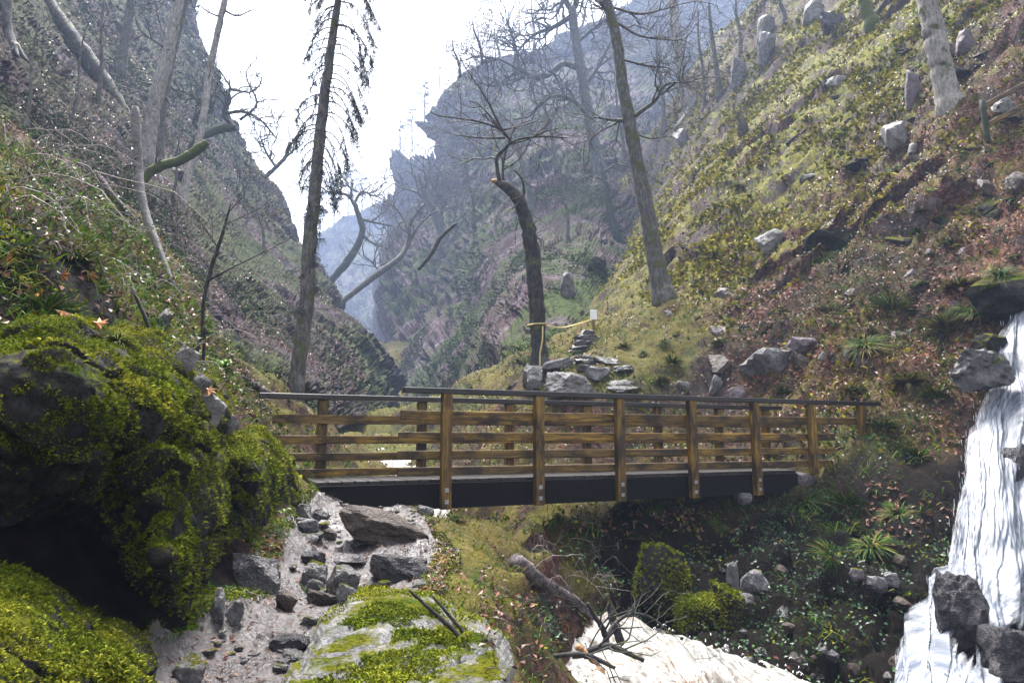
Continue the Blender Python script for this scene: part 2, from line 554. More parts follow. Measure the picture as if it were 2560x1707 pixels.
def m_fall():
    n = NT("falling_water")
    mk = n.attr()
    uv = n.coord('UV', (1, .1, 1))
    s = n.noise(uv, 26, 6, .65, .5)
    s2 = n.noise(n.coord('UV', (1, .16, 1)), 80, 4, .6, .3)
    a = n.math('ADD', n.math('ADD', n.math('MULTIPLY', s, 1.15), n.math('MULTIPLY', s2, .35)), n.math('SUBTRACT', mk[0], .65))
    alpha = n.ramp(a, [(.36, .0), (.6, .75), (.9, 1.0)])
    c = n.ramp(n.math('ADD', n.math('MULTIPLY', s2, .6), n.math('MULTIPLY', s, .45)), [(.36, (.02, .03, .052)), (.46, (.075, .092, .13)), (.6, (.26, .272, .295))])
    n.fin(c, .5, n.bump(s2, .3, .03), .4)
    n.put(n.b.inputs['Alpha'], alpha)
    return n.m

def m_spray():
    n = NT("water_strands")
    c = n.ramp(n.rnd_island(), [(0, (.6, .66, .75)), (1, (.92, .93, .95))])
    return n.fin(c, .4, None, .5)

M = {}
M['ground'] = m_ground()
M['path'] = m_path()
M['cliff'] = m_cliff()
M['dark_cliff'] = m_cliff('dark_cliff_rock', .8, .55)  # darker tone of the same cliff rock
M['far_cliff'] = m_cliff("far_cliff_rock", .7)
M['moss_rock'] = m_stone('moss_rock', (.006, .006, .006), (.022, .021, .02), (.06, .056, .055), moss=.62, rough=(.6, .9), spec=.06)
M['slope_rock'] = m_stone('slope_rock', (.012, .01, .011), (.05, .042, .046), (.14, .12, .13), moss=.55, rough=(.6, .9), spec=.06)
M['pale_moss_rock'] = m_stone('pale_moss_rock', (.04, .037, .04), (.17, .165, .17), (.34, .33, .34), moss=.45, rough=(.25, .5), lichen=.6)
M['wet_stone'] = m_stone('wet_stone', (.014, .012, .013), (.06, .054, .057), (.17, .16, .165), moss=0.15, rough=(.14, .4), spec=.6)
M['brown_stone'] = m_stone('brown_stone', (.018, .012, .01), (.06, .043, .034), (.14, .1, .08), moss=0.05, rough=(.25, .5))
M['grey_stone'] = m_stone('grey_stone', (.035, .033, .035), (.13, .125, .13), (.3, .29, .3), moss=.3, rough=(.4, .7), lichen=.6)
M['pale_stone'] = m_stone('pale_stone', (.06, .056, .056), (.18, .172, .172), (.33, .32, .32), moss=.15, rough=(.4, .7), lichen=.4)
M['purple_stone'] = m_stone('purple_stone', (.03, .024, .03), (.14, .11, .125), (.3, .25, .27), moss=.3, rough=(.4, .7))
M['black_stone'] = m_stone('black_stone', (.008, .007, .008), (.03, .027, .032), (.09, .08, .09), moss=.05, rough=(.12, .35))
M['timber'] = m_wood('timber', [(.011, .005, .001), (.16, .082, .004), (.42, .25, .015)], (.5, .8))
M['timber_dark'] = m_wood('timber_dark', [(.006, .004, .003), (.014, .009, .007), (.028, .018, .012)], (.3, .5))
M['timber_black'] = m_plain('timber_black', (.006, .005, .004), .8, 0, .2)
M['timber_black'].node_tree.nodes['Principled BSDF'].inputs['Specular IOR Level'].default_value = .12
M['bark_grey'] = m_bark('bark_grey', (.02, .018, .02), (.085, .08, .08), (.2, .19, .185), .25)
M['bark_pale'] = m_bark('bark_pale', (.08, .075, .07), (.24, .22, .2), (.42, .4, .37), .12)
M['bark_dark'] = m_bark('bark_dark', (.008, .007, .008), (.025, .022, .022), (.075, .07, .068), .15)
M['bark_moss'] = m_bark('bark_moss', (.012, .011, .01), (.045, .042, .035), (.11, .1, .085), .6, .25, (.045, .055, .022))
M['bark_green'] = m_bark('bark_green', (.015, .015, .008), (.045, .05, .02), (.1, .1, .04), 1.0, .6, (.095, .115, .02))
M['bark_birch'] = m_bark('bark_birch', (.035, .028, .03), (.15, .14, .143), (.26, .245, .25), 0, 3.0)
M['twig'] = m_bark('twig', (.015, .012, .013), (.05, .043, .045), (.13, .12, .12), .2)
M['twig_pale'] = m_bark('twig_pale', (.09, .07, .065), (.22, .18, .165), (.36, .32, .3), 0)
M['log'] = m_bark('log', (.012, .008, .009), (.06, .045, .048), (.22, .19, .2), .1, 1.0)
M['split_wood'] = m_bark('split_wood', (.12, .05, .02), (.3, .15, .06), (.45, .27, .13), 0, 1.0)
M['litter'] = m_leaf('dead_leaf', [(0, (.035, .012, .008)), (.3, (.13, .04, .022)), (.55, (.19, .07, .038)), (.8, (.24, .1, .06)), (1, (.29, .17, .13))], .5, .3)
M['orange_leaf'] = m_leaf('orange_leaf', [(0, (.2, .05, .01)), (.5, (.4, .13, .02)), (1, (.5, .25, .06))], .5, .4)
M['grass'] = m_leaf('grass_blade', [(0, (.015, .055, .004)), (.45, (.075, .17, .01)), (.8, (.2, .28, .025)), (1, (.36, .26, .07))], .6, .12, .2)
M['dry_grass'] = m_leaf('dry_grass', [(0, (.07, .04, .012)), (.5, (.18, .11, .035)), (1, (.33, .23, .1))], .7, .15, .2)
M['woodrush'] = m_leaf('woodrush_blade', [(0, (.008, .028, .005)), (.5, (.035, .085, .008)), (.8, (.1, .14, .02)), (.92, (.2, .12, .03)), (1, (.26, .15, .05))], .6, .06, .15)
M['moss'] = m_leaf('moss_frond', [(0, (.04, .06, .005)), (.4, (.15, .175, .012)), (.75, (.28, .28, .022)), (1, (.42, .38, .05))], .9, .05, .15, .45)
M['moss_dull'] = m_leaf('slope_moss', [(0, (.06, .06, .005)), (.4, (.21, .19, .014)), (.75, (.36, .31, .03)), (1, (.48, .38, .06))], .9, .05, .1, .3)
M['ivy'] = m_leaf('ivy_leaf', [(0, (.005, .018, .008)), (.5, (.018, .055, .02)), (1, (.06, .12, .04))], .4, .2)
M['cliff_green'] = m_leaf('cliff_fern', [(0, (.012, .035, .01)), (.5, (.04, .08, .02)), (.85, (.1, .14, .03)), (1, (.17, .14, .06))], .7, .1)
M['fern'] = m_leaf('fern_frond', [(0, (.04, .1, .01)), (.6, (.1, .2, .02)), (1, (.18, .27, .05))], .4, .5, .25, .1)
M['needle'] = m_leaf('conifer_needles', [(0, (.008, .016, .014)), (1, (.03, .045, .035))], .5, .3)
M['rust_leaf'] = m_leaf('rust_leaf', [(0, (.15, .07, .045)), (1, (.33, .2, .14))], .5, .3)
M['stream'] = m_stream()
M['fall'] = m_fall()
M['spray'] = m_spray()
M['tape'] = m_plain('yellow_tape', (.55, .42, .16), .4)
M['paper'] = m_plain('white_paper', (.8, .8, .8), .5, 0, .05)
M['steel'] = m_plain('galvanised_steel', (.5, .5, .52), .35, .9)
# ------------------------------------------------------------------ the ground: one sheet through control points
GC = []
def gp(*a):
    for t in a: GC.append(P(*t))
def gx(*a):
    for t in a: GC.append(np.array(t, float))
# wet path from the camera up to the bridge
gx((0, 0, -.05), (0, -8, -.2), (-1.5, 0, .1), (-1.6, 2.5, .05), (-.5, 2.5, 0), (.8, 2.5, -.1), (1.6, 0, -.4), (3, 0, -.9), (6, 0, -1.0), (-4, 0, 1.2), (-7, 0, 3), (-7, -8, 3), (7, -8, -.5))
gp((700, 1690, 4.3), (470, 1700, 4.2), (600, 1500, 5.6), (800, 1400, 6.6), (720, 1300, 7.5), (900, 1350, 7.0), (1050, 1330, 7.2), (1100, 1450, 6.0),
   (1130, 1300, 7.8), (1000, 1640, 4.9), (1200, 1690, 4.8), (1000, 1275, 8.2), (800, 1275, 8.0))
# near bank falling to the stream
gp((1300, 1480, 6.2), (1290, 1640, 5.0), (1310, 1400, 7.0), (1370, 1330, 8.0), (1250, 1280, 8.4), (1350, 1275, 8.9), (1310, 1700, 4.4))
gx((.1, 6.6, -.35), (.3, 7.4, -.75), (.7, 7.4, -1.1), (1.3, 7.5, -1.2), (1.8, 6.3, -1.3), (2.5, 5, -1.5), (3.6, 3.5, -1.8), (.6, 5.2, -1.1), (.28, 5.6, -.6), (1.4, 4.0, -1.0),
   (.35, 8.5, -1.0), (-.4, 9.8, -.85), (-1.2, 11.5, -.6), (-2.2, 14, -.35), (-3.2, 18, 0), (-4.2, 24, .7), (-5.4, 33, 1.4), (-6, 45, 2.2), (-7, 65, 4),
   (-.2, 8.7, .1), (-1.1, 9.6, .2), (-2.1, 11.2, .35))
# hollow and bank beyond the stream, under the bridge
gp((1350, 1300, 10.3), (1350, 1420, 9.6), (1500, 1300, 10.8), (1500, 1450, 9.5), (1600, 1300, 11), (1800, 1300, 11), (1700, 1400, 9.9), (1700, 1530, 9.0), (1850, 1600, 8.2), (2000, 1650, 7.8),
   (1990, 1220, 11.8), (2000, 1280, 10.9), (2000, 1400, 9.8), (2100, 1540, 8.6), (2200, 1200, 11.2), (2300, 1100, 11.6), (2380, 1300, 10.1), (2230, 1450, 9.0), (2300, 1650, 8.3), (2560, 1707, 7.9),
   (2400, 1000, 11.8), (2560, 800, 12.6), (2560, 1000, 11.9), (2560, 1300, 10.4), (2700, 1400, 10), (2700, 900, 12.5))
# behind the bridge, up past boulders and steps
gp((1300, 1130, 13), (1500, 1130, 13.2), (1700, 1060, 14), (1900, 1000, 14.5), (1950, 1120, 12.8), (2100, 1130, 12.4), (1150, 1080, 17), (1250, 1000, 16), (1345, 910, 17), (1430, 985, 14), (1560, 985, 14.4),
   (1150, 960, 22), (1060, 1000, 26), (1600, 900, 16.3), (1530, 840, 19), (1440, 845, 19), (1485, 800, 20.5), (1200, 1130, 14.5))
# left of the stream
gp((850, 1100, 16), (800, 1010, 16.5), (720, 990, 15.5), (700, 1100, 12), (640, 1000, 11), (760, 1210, 9.6), (600, 900, 10.5), (500, 800, 11), (690, 1180, 9.5))
# left bank above the mossy outcrop
gp((0, 860, 4.2), (0, 600, 5.0), (0, 450, 6.5), (150, 700, 5.2), (300, 760, 5.9), (420, 850, 6.4), (560, 960, 7.0), (640, 1060, 7.8), (300, 600, 9), (450, 700, 9.5), (200, 480, 10), (350, 540, 12), (100, 350, 12), (0, 290, 11), (-250, 500, 7), (-250, 200, 12))
gx((-14, 24, 7), (-18, 30, 9), (-22, 45, 11), (-30, 60, 14))
# right hillside
gp((2180, 1000, 13), (2560, 600, 14), (1655, 745, 22), (2365, 240, 20), (1800, 900, 15.3), (1900, 700, 19), (2100, 500, 20.8), (1850, 400, 28), (2000, 200, 33), (1700, 500, 30),
   (2560, 200, 17.5), (2560, 0, 20), (1900, 0, 50), (2250, 0, 31), (2700, 400, 15.5), (2350, 800, 14), (2300, 500, 17), (2000, 850, 15))
gx((40, 50, 46), (30, 70, 52), (20, 70, 42), (30, 20, 24), (3, 65, 4), (0, 50, 3), (1, 34, 4.5), (-3, 40, 2))
GC = np.array(GC)
H0 = RBF(GC[:, :2], GC[:, 2], smooth=.05)

def right_w(x, y):
    """1 on the right hillside"""
    return sstep(0.0, 2.5, x - (4.2 - .05 * (y - 13))) * sstep(11.2, 13.5, y)

def relief(x, y):
    p = np.stack([x, y, np.zeros_like(x)], -1)
    wr = right_w(x, y)
    s = (.75 * x + .6 * y) / .96
    k = 1 + .018 * np.clip(y - 12, 0, 60)
    s = .97 * y - .12 * x + .25 * s
    t = s / (1.7 * k) + 2.0 * fbm(p / (3.6 * k[..., None]), 4, 3)
    fr = t - np.floor(t)
    led = sstep(0, .26, fr) - fr
    t2 = s / .7 + 2.2 * fbm(p / 1.3, 3, 8)
    fr2 = t2 - np.floor(t2)
    led2 = sstep(0, .3, fr2) - fr2
    am = .1 + .9 * sstep(-.1, .4, fbm(p / 2.6, 3, 21))
    h = wr * (.46 * k * led * am + .36 * led2 + .5 * fbm(p / 2.2, 5, 31))
    w_ = p + .35 * np.stack([fbm(p / .9, 3, 33), fbm(p / .9, 3, 34), 0 * x], -1)
    c1 = worley(w_ / (.85 * k[..., None]), 35)[0]; c2 = worley(w_ / (.36 * k[..., None]), 36)[0]
    h = h + sstep(9, 12, y) * (.3 * k * (.45 - c1) + .13 * k * (.45 - c2))
    global LED
    LED = wr * am * np.clip(led + .1, 0, 1) * k * sstep(45, 24, y)
    far = sstep(9.5, 12, y)
    near = 1 - far
    h = h + (1 - wr) * far * (.45 * fbm(p / 2.0, 5, 41) + .25 * fbm(p / .6, 3, 44))
    # banks under the bridge and beside the fall: blocky, with hollows
    bank = near * sstep(.5, 1.6, x)
    d1, d2, idv = worley(p / .55, 5)
    h = h + bank * (.35 * (idv - .5) + .25 * fbm(p / .8, 5, 51) + .09 * fbm(p / .22, 4, 52) - .12 * (1 - sstep(0, .12, d2 - d1)))
    left = sstep(.2, 1.4, -x - 1.8 - .12 * y) * (1 - sstep(9, 13, y))
    h = h + left * (.3 * fbm(p / 1.1, 5, 61))
    h = h + near * (1 - bank) * .05 * fbm(p / .35, 4, 71)
    return h

NY, NU = 470, 530
tt = np.linspace(0, 1, NY)
gy = -9 + 9.6 * np.minimum(tt / .06, 1) + np.where(tt > .06, (74.4) * (np.expm1((tt - .06) / .94 * 3.1) / np.expm1(3.1)), 0)
gu = np.linspace(-1, 1, NU)
gw = 1.02 * np.maximum(gy, 0) + 2.2 + 3 * sstep(1, -4, gy)
GX = gu[None] * gw[:, None]
GY = np.repeat(gy[:, None], NU, 1)
GZ = H0(np.stack([GX, GY], -1)) + relief(GX, GY)
GV = np.stack([GX, GY - .55 * LED, GZ], -1)             # ledges hang over a little
GN = grid_normals(GV)

def height(x, y):
    """ground height under points (bilinear on the sheet)"""
    x = np.atleast_1d(np.asarray(x, float)); y = np.atleast_1d(np.asarray(y, float))
    fi = np.clip(np.interp(y, gy, np.arange(NY)), 0, NY - 1.001)
    w = np.interp(y, gy, gw)
    fj = np.clip((x / w + 1) / 2 * (NU - 1), 0, NU - 1.001)
    i = fi.astype(int); j = fj.astype(int); a = fi - i; b = fj - j
    return (GZ[i, j] * (1 - a) + GZ[i + 1, j] * a) * (1 - b) + (GZ[i, j + 1] * (1 - a) + GZ[i + 1, j + 1] * a) * b

def gmask(x, y):
    p = np.stack([x, y, np.zeros_like(x)], -1)
    wr = right_w(x, y)
    up = sstep(15, 24, y)
    moss = wr * (.35 + .65 * up) + (1 - wr) * .55
    moss = moss * sstep(-.5, .15, fbm(p / 3.5, 3, 91) + .25 * up)
    litter = wr * (1.05 - .75 * up) + (1 - wr) * .5
    litter = litter * sstep(-.45, .05, fbm(p / 3.0, 3, 95))
    dark = sstep(.5, 1.5, x) * (1 - sstep(10.6, 12, y + .0 * x))  # shade under the bridge and on its bank, put into the ground colour
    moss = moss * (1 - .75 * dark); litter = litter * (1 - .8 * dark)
    cave_shade = sstep(-1.2, -1.7, x) * sstep(6.2, 5.4, y)  # shade below the mossy overhang, painted into the soil
    moss = moss * (1 - cave_shade); litter = litter * (1 - .7 * cave_shade)
    return np.stack([moss, litter, np.maximum(dark, cave_shade), np.ones_like(moss)], -1)

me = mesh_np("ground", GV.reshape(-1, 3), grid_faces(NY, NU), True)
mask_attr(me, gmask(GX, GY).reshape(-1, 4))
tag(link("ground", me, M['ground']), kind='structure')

# ------------------------------------------------------------------ relief patches seen as photo outlines, each with its own depth map
FAR0 = 21.0
def far(Y):
    """stretches the distances beyond the bend of the gorge"""
    Y = np.asarray(Y, float)
    return np.where(Y > FAR0, FAR0 + (Y - FAR0) * 4.2, Y)

def patch(name, py_rng, left, right, depth, nu, nv, curl=(8, 8, 8, 0), cd=2.0, disp=None, smooth=False, mat=None, parent=None, mask=None, warp=None):
    """left/right: lists of (py, px); depth: list of (px, py, Y); curl: rows wrapped back at left, right, top, bottom"""
    cl, cr, ct, cb = curl
    dm = RBF([(a / 100, b / 100) for a, b, c in depth], [far(c) for a, b, c in depth], .02)
    v = np.linspace(0, 1, nv); u = np.linspace(0, 1, nu)
    py = py_rng[0] + (py_rng[1] - py_rng[0]) * v
    L = np.interp(py, [a for a, b in sorted(left)], [b for a, b in sorted(left)])
    R = np.interp(py, [a for a, b in sorted(right)], [b for a, b in sorted(right)])
    PX = L[:, None] * (1 - u) + R[:, None] * u
    PY = np.repeat(py[:, None], nu, 1)
    Y = dm(np.stack([PX, PY], -1) / 100)
    # wrap the rim away from the camera so that the patch has a side
    k = np.arange(nu)[None]; kv = np.arange(nv)[:, None]
    e = np.zeros_like(Y)
    if cl: e = np.maximum(e, 1 - k / cl)
    if cr: e = np.maximum(e, 1 - (nu - 1 - k) / cr)
    if ct: e = np.maximum(e, 1 - (nv - 1 - kv) / ct)
    if cb: e = np.maximum(e, 1 - kv / cb)
    e = np.clip(e, 0, 1)
    V = P(PX, PY, np.maximum(Y, .5))
    Nn = grid_normals(V)
    flip = np.sign((Nn * (CAM - V)).sum(-1, keepdims=True)); Nn = Nn * flip
    if disp is not None:
        ob = np.clip(1.7 * np.abs((Nn * unit(CAM - V)).sum(-1)), .1, 1)
        ob = ob * (np.clip(Y / 45.0, .3, 2.0) if Y.min() > 9 else 1)           # nearer rock is broken smaller
        V = V + Nn * (disp(V, Nn) * ob)[..., None]
    V = V + (unit(V - CAM) * (e ** 2 * cd)[..., None]) * [1, 1, .6]
    N2 = grid_normals(V)
    flip = np.sign((N2 * (CAM - V)).sum(-1, keepdims=True)); flip[flip == 0] = 1
    N2 = N2 * flip
    me = mesh_np(name, V.reshape(-1, 3) - (np.array(parent.location) if parent is not None else 0), grid_faces(nv, nu), smooth)
    mask_attr(me, (mask(V) if mask is not None else np.ones(V.shape[:2] + (4,))).reshape(-1, 4))
    o = link(name, me, mat, parent)
    return o, V, N2

def cliff_disp(sx=1.4, sz=3.2, amp=.8, seed=0, fine=.25):
    """jointed columns: cells measured along the wall and up it, pushed in and out, with ledges and clefts"""
    def f(V, N):
        arc = np.concatenate([np.zeros((V.shape[0], 1)), np.cumsum(np.linalg.norm(np.diff(V[..., :2], axis=1), axis=-1), 1)], 1)
        w1 = fbm(V / (3.0 * sx), 4, seed + 1); w2 = fbm(V / (3.0 * sx), 4, seed + 2)
        a = arc + 1.6 * sx * w1 + .1 * V[..., 2]; z = V[..., 2] + 1.2 * sz * w2
        def cells(kx, kz, sd):
            return worley(np.stack([a / kx, 0 * a + .5, z / kz], -1), sd)
        d1, d2, c1 = cells(sx, sz, seed)
        e1, e2, c2 = cells(sx * .45, sz * .4, seed + 50)
        b1, b2, c3 = cells(sx * 3.1, sz * 2.2, seed + 80)
        big = fbm(V / (6.0 * sx), 4, seed + 9); mid = fbm(V / (1.3 * sx), 4, seed + 11)
        rough = sstep(-.3, .35, fbm(V / (5 * sx), 3, seed + 30))          # some stretches are broken scree and soil, not columns
        blocks = (c1 - .5) * 1.1 + (c2 - .5) * .45 + (c3 - .5) * 1.3 - .7 * (1 - sstep(0, .12, d2 - d1)) - .3 * (1 - sstep(0, .16, e2 - e1))
        return amp * (blocks * (.25 + .75 * rough) + 1.5 * big + .7 * mid) + fine * fbm(V / (.4 * sx), 4, seed + 12)
    return f

def cliff_mask(lo, hi, seed):
    def f(V):
        m = sstep(lo, hi, fbm(V / 4.0, 4, seed))
        return np.stack([m, m, m, np.ones_like(m)], -1)
    return f

LC_R = [(-150, 488), (0, 494), (77, 509), (149, 536), (191, 562), (283, 597), (333, 620), (402, 650), (440, 673), (459, 712), (509, 735), (582, 758), (600, 763), (653, 815), (714, 853), (775, 872), (783, 900), (806, 930), (833, 953), (856, 972), (890, 991), (940, 1003), (1060, 1005)]
lc, LCV, LCN = patch("cliff", (1060, -150), [(-150, -300), (1060, -300)], LC_R,
    [(-300, 0, 17), (0, 0, 21), (250, 0, 28), (490, 0, 35), (300, 300, 23), (550, 300, 33), (640, 450, 33), (430, 480, 22), (740, 600, 31), (600, 700, 22), (560, 560, 25), (820, 700, 28.5), (950, 850, 27), (1000, 960, 26), (700, 900, 18.5), (800, 950, 20.5),
     (500, 800, 17), (200, 500, 15.5), (0, 300, 15.5), (-300, 400, 13), (600, 1000, 15), (900, 1050, 22), (0, 800, 12), (-300, 900, 10), (300, 1000, 13)],
    340, 300, (0, 14, 0, 0), 16, cliff_disp(1.35, 3.0, 1.2, 100, .75), False, M['dark_cliff'], mask=cliff_mask(-.35, .25, 140))
tag(lc, kind='structure')
RC_L = [(-60, 1720), (0, 1590), (60, 1450), (110, 1330), (150, 1240), (165, 1156), (184, 1121), (200, 1112), (214, 1095), (262, 1088), (283, 1053), (300, 1060), (306, 1083), (364, 1075), (420, 1060), (520, 1010), (600, 985), (690, 965), (750, 952), (806, 957), (900, 975), (1080, 985)]
rc, RCV, RCN = patch("cliff", (1030, -60), RC_L, [(-60, 2000), (120, 1980), (350, 1700), (600, 1600), (900, 1480), (1080, 1400)],
    [(1100, 250, 48), (1090, 500, 45), (1000, 700, 40), (960, 850, 36), (1000, 1000, 32), (1200, 950, 24.5), (1270, 860, 21.5), (1310, 700, 24.5), (1200, 600, 33), (1400, 500, 31.5), (1400, 300, 40), (1350, 150, 56), (1480, 600, 27), (1550, 600, 29.5),
     (1600, 450, 34), (1560, 250, 43), (1650, 350, 38), (1700, 150, 54), (1800, 120, 58), (1980, 120, 62), (1700, -60, 74), (2000, -60, 78), (1420, 800, 21.5), (1300, 980, 17.5), (1480, 900, 20), (1480, 1030, 19.5), (1300, 1030, 18), (1400, 1030, 18.5), (1100, 1030, 26), (980, 1030, 31), (1120, 900, 28), (1150, 750, 33)],
    350, 280, (12, 0, 10, 0), 22, cliff_disp(3.0, 9.5, 1.9, 200, .7), False, M['cliff'], mask=cliff_mask(-.3, .25, 240))
tag(rc, kind='structure')
fp, FPV, FPN = patch("cliff", (900, 362), [(362, 1000), (375, 982), (383, 978), (482, 970), (560, 962), (700, 935), (900, 925)], [(362, 1080), (900, 1200)],
    [(980, 400, 62), (1080, 400, 60), (960, 600, 58), (930, 850, 52), (1150, 850, 52), (1080, 600, 57)], 130, 170, (10, 0, 8, 0), 30, cliff_disp(3, 12, 2.2, 300, .9), False, M['far_cliff'], mask=cliff_mask(-.2, .3, 340))
tag(fp, kind='structure')
fh, FHV, FHN = patch("hill", (1020, 480), [(480, 968), (500, 940), (532, 876), (551, 823), (580, 780), (700, 700), (1020, 600)], [(480, 975), (500, 1100), (1020, 1150)],
    [(780, 580, 88), (900, 510, 95), (970, 490, 98), (850, 800, 72), (950, 800, 70), (850, 1000, 62), (1050, 700, 80), (700, 900, 70)], 150, 150, (12, 0, 10, 0), 45, cliff_disp(5, 12, 2, 400, .8), False, M['far_cliff'], mask=cliff_mask(-.6, .0, 440))
tag(fh, kind='structure')

bpy.context.view_layer.update()
DG = bpy.context.evaluated_depsgraph_get()
def hit_any(px, py, default=60.0):
    """distance at which a sight line meets the ground sheet or a cliff"""
    d = Vector(P(px, py, 10.0) - CAM).normalized(); org = Vector(CAM)
    for _ in range(14):
        ok, loc, nrm, idx, ob, mt = SC.ray_cast(DG, org, d)
        if not ok: return default
        if ob.name.startswith(("ground", "cliff", "hill", "path", "rock_face")): return loc.y
        org = loc + d * .03
    return default
# ------------------------------------------------------------------ timber footbridge
BD = np.array([3720.0, FPX]); BD = BD / np.linalg.norm(BD)            # bridge direction (x, y)
BN = np.array([-BD[1], BD[0]])                                        # to the far side
K_F = 8.9 * 3883.0
B0 = np.array([(1117 - 1280) / FPX * 8.9, 8.9])                       # a point on the near rail line
def along(px, off=0.0):
    """distance along the bridge where the line at this offset crosses a photo column"""
    r = (px - 1280) / FPX * 1.0115                                    # x per y at rail height
    o = B0 + BN * off
    return (r * o[1] - o[0]) / (BD[0] - r * BD[1])
bridge = empty("footbridge", (B0[0] + BD[0] * 3, B0[1] + BD[1] * 3, .7), "brown timber footbridge with slatted railings spanning the stream", "footbridge")
BROT = Matrix.Rotation(math.atan2(BD[1], BD[0]), 4, 'Z')

def box_mesh(name, sx, sy, sz, bev=.006, warp=0.0):
    bm = bmesh.new()
    bmesh.ops.create_cube(bm, size=1.0)
    for q in bm.verts: q.co = Vector((q.co.x * sx, q.co.y * sy, q.co.z * sz))
    if bev: bmesh.ops.bevel(bm, geom=bm.edges[:], offset=bev, segments=1, affect='EDGES')
    m_ = bpy.data.meshes.new(name); bm.to_mesh(m_); bm.free()
    return m_

def bpart(name, s0, s1, off, z0, z1, thick, mat, vertical=False, tilt=0.0, label=None, yaw=0.0):
    """a timber of the bridge: from s0 to s1 along it, at offset off, from height z0 to z1; local X is the grain"""
    c = B0 + BD * (s0 + s1) / 2 + BN * off
    if vertical:
        m_ = box_mesh(name, z1 - z0, s1 - s0, thick)
        R = BROT @ Matrix.Rotation(math.radians(90), 4, 'Z') @ Matrix.Rotation(math.radians(-90), 4, 'Y') @ Matrix.Rotation(math.radians(90), 4, 'X') 
        # local X up, local Y along the bridge
        ax = Vector((0, 0, 1)); ay = Vector((BD[0], BD[1], 0)); az = ax.cross(ay)
        R = Matrix((ax, ay, az)).transposed().to_4x4()
    else:
        m_ = box_mesh(name, s1 - s0, thick, z1 - z0)
        R = BROT.copy()
        if tilt: R = R @ Matrix.Rotation(tilt, 4, 'Y')
    o = link(name, m_, mat, bridge)
    o.matrix_local = Matrix.Translation(Vector((c[0], c[1], (z0 + z1) / 2)) - bridge.location) @ R
    if label: o['label'] = label
    return o

rz = [(1.785, 1.905), (1.515, 1.63), (1.285, 1.395), (1.08, 1.185)]   # the four slats
WB = 1.22
sF = [along(p_) for p_ in (1117, 1343, 1541, 1718, 1873, 2012, 2135)]
sB = [along(p_, WB) for p_ in (815, 1060, 1275, 1465, 1640, 1790, 1905)]
ends = []
for k, s in enumerate(sF):
    low = .66 if k < 5 else (.95 if k == 5 else 1.0)
    bpart("post", s - .066, s + .066, -.03, low, 2.118, .10, M['timber'], True)
    if k < 5:
        for zz in (.755, .90):
            c = B0 + BD * s + BN * (-.03 - .05 - .004)
            wsh = link("washer", box_mesh("washer", .05, .008, .05, .001), M['steel'], bridge)
            wsh.matrix_local = Matrix.Translation(Vector((c[0], c[1], zz)) - bridge.location) @ BROT
            bm = bmesh.new(); bmesh.ops.create_cone(bm, cap_ends=True, segments=6, radius1=.013, radius2=.012, depth=.02)
            m_ = bpy.data.meshes.new("bolt"); bm.to_mesh(m_); bm.free()
            bo = link("bolt", m_, M['steel'], wsh)
            bo.matrix_local = Matrix.Translation((0, -.012, 0)) @ Matrix.Rotation(math.radians(90), 4, 'X')
for k, s in enumerate(sB):
    bpart("post", s - .066, s + .066, WB + .03, .80, 2.075, .10, M['timber'], True)
s0, s1 = along(1010), along(2180)
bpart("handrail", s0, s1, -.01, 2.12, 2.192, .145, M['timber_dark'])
for i, (a, b) in enumerate(rz):
    e = along((1008, 1004, 1003, 1003)[i])
    mid_ = (sF[3] + sF[4]) / 2 * .0 + sF[3]
    bpart("rail", e, mid_ - .002, .047, a, b, .045, M['timber'])
    bpart("rail", mid_ + .002, along((2165, 2075, 2072, 2066)[i]), .047, a, b, .045, M['timber'])
sb0 = along(655, WB)
bpart("handrail", sb0, along(1940, WB), WB + .01, 2.077, 2.15, .145, M['timber_dark'])
for i, (a, b) in enumerate(rz):
    e = along((690, 705, 725, 745)[i], WB)
    bpart("rail", e, sB[2] - .002, WB - .047, a - .04, b - .04, .045, M['timber'])
    bpart("rail", sB[2] + .002, along((2088, 2060, 2050, 2040)[i], WB), WB - .047, a - .04, b - .04, .045, M['timber'])
sbe0, sbe1 = along(800, .08), along(1968, .08)
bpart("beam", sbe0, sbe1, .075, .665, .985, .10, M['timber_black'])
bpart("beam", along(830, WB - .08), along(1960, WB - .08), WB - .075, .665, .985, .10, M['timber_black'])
# deck planks across the beams
npl = 48
ds = (sbe1 - sbe0) / npl
for k in range(npl):
    c = B0 + BD * (sbe0 + ds * (k + .5)) + BN * (WB / 2)
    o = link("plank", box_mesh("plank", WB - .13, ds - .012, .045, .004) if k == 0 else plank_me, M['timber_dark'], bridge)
    plank_me = o.data
    o.matrix_local = Matrix.Translation(Vector((c[0], c[1], 1.0085 + .004 * (random.random() - .5))) - bridge.location) @ BROT @ Matrix.Rotation(math.radians(90), 4, 'Z')
# ------------------------------------------------------------------ ground hits, rocks
def hit(px, py, y0=3.0, y1=70.0):
    """distance at which the sight line through a photo pixel meets the ground sheet"""
    Y = y0 * (y1 / y0) ** np.linspace(0, 1, 500)
    p = P(px, py, Y)
    below = p[:, 2] < height(p[:, 0], p[:, 1])
    k = np.argmax(below)
    return Y[k] if below.any() else y1

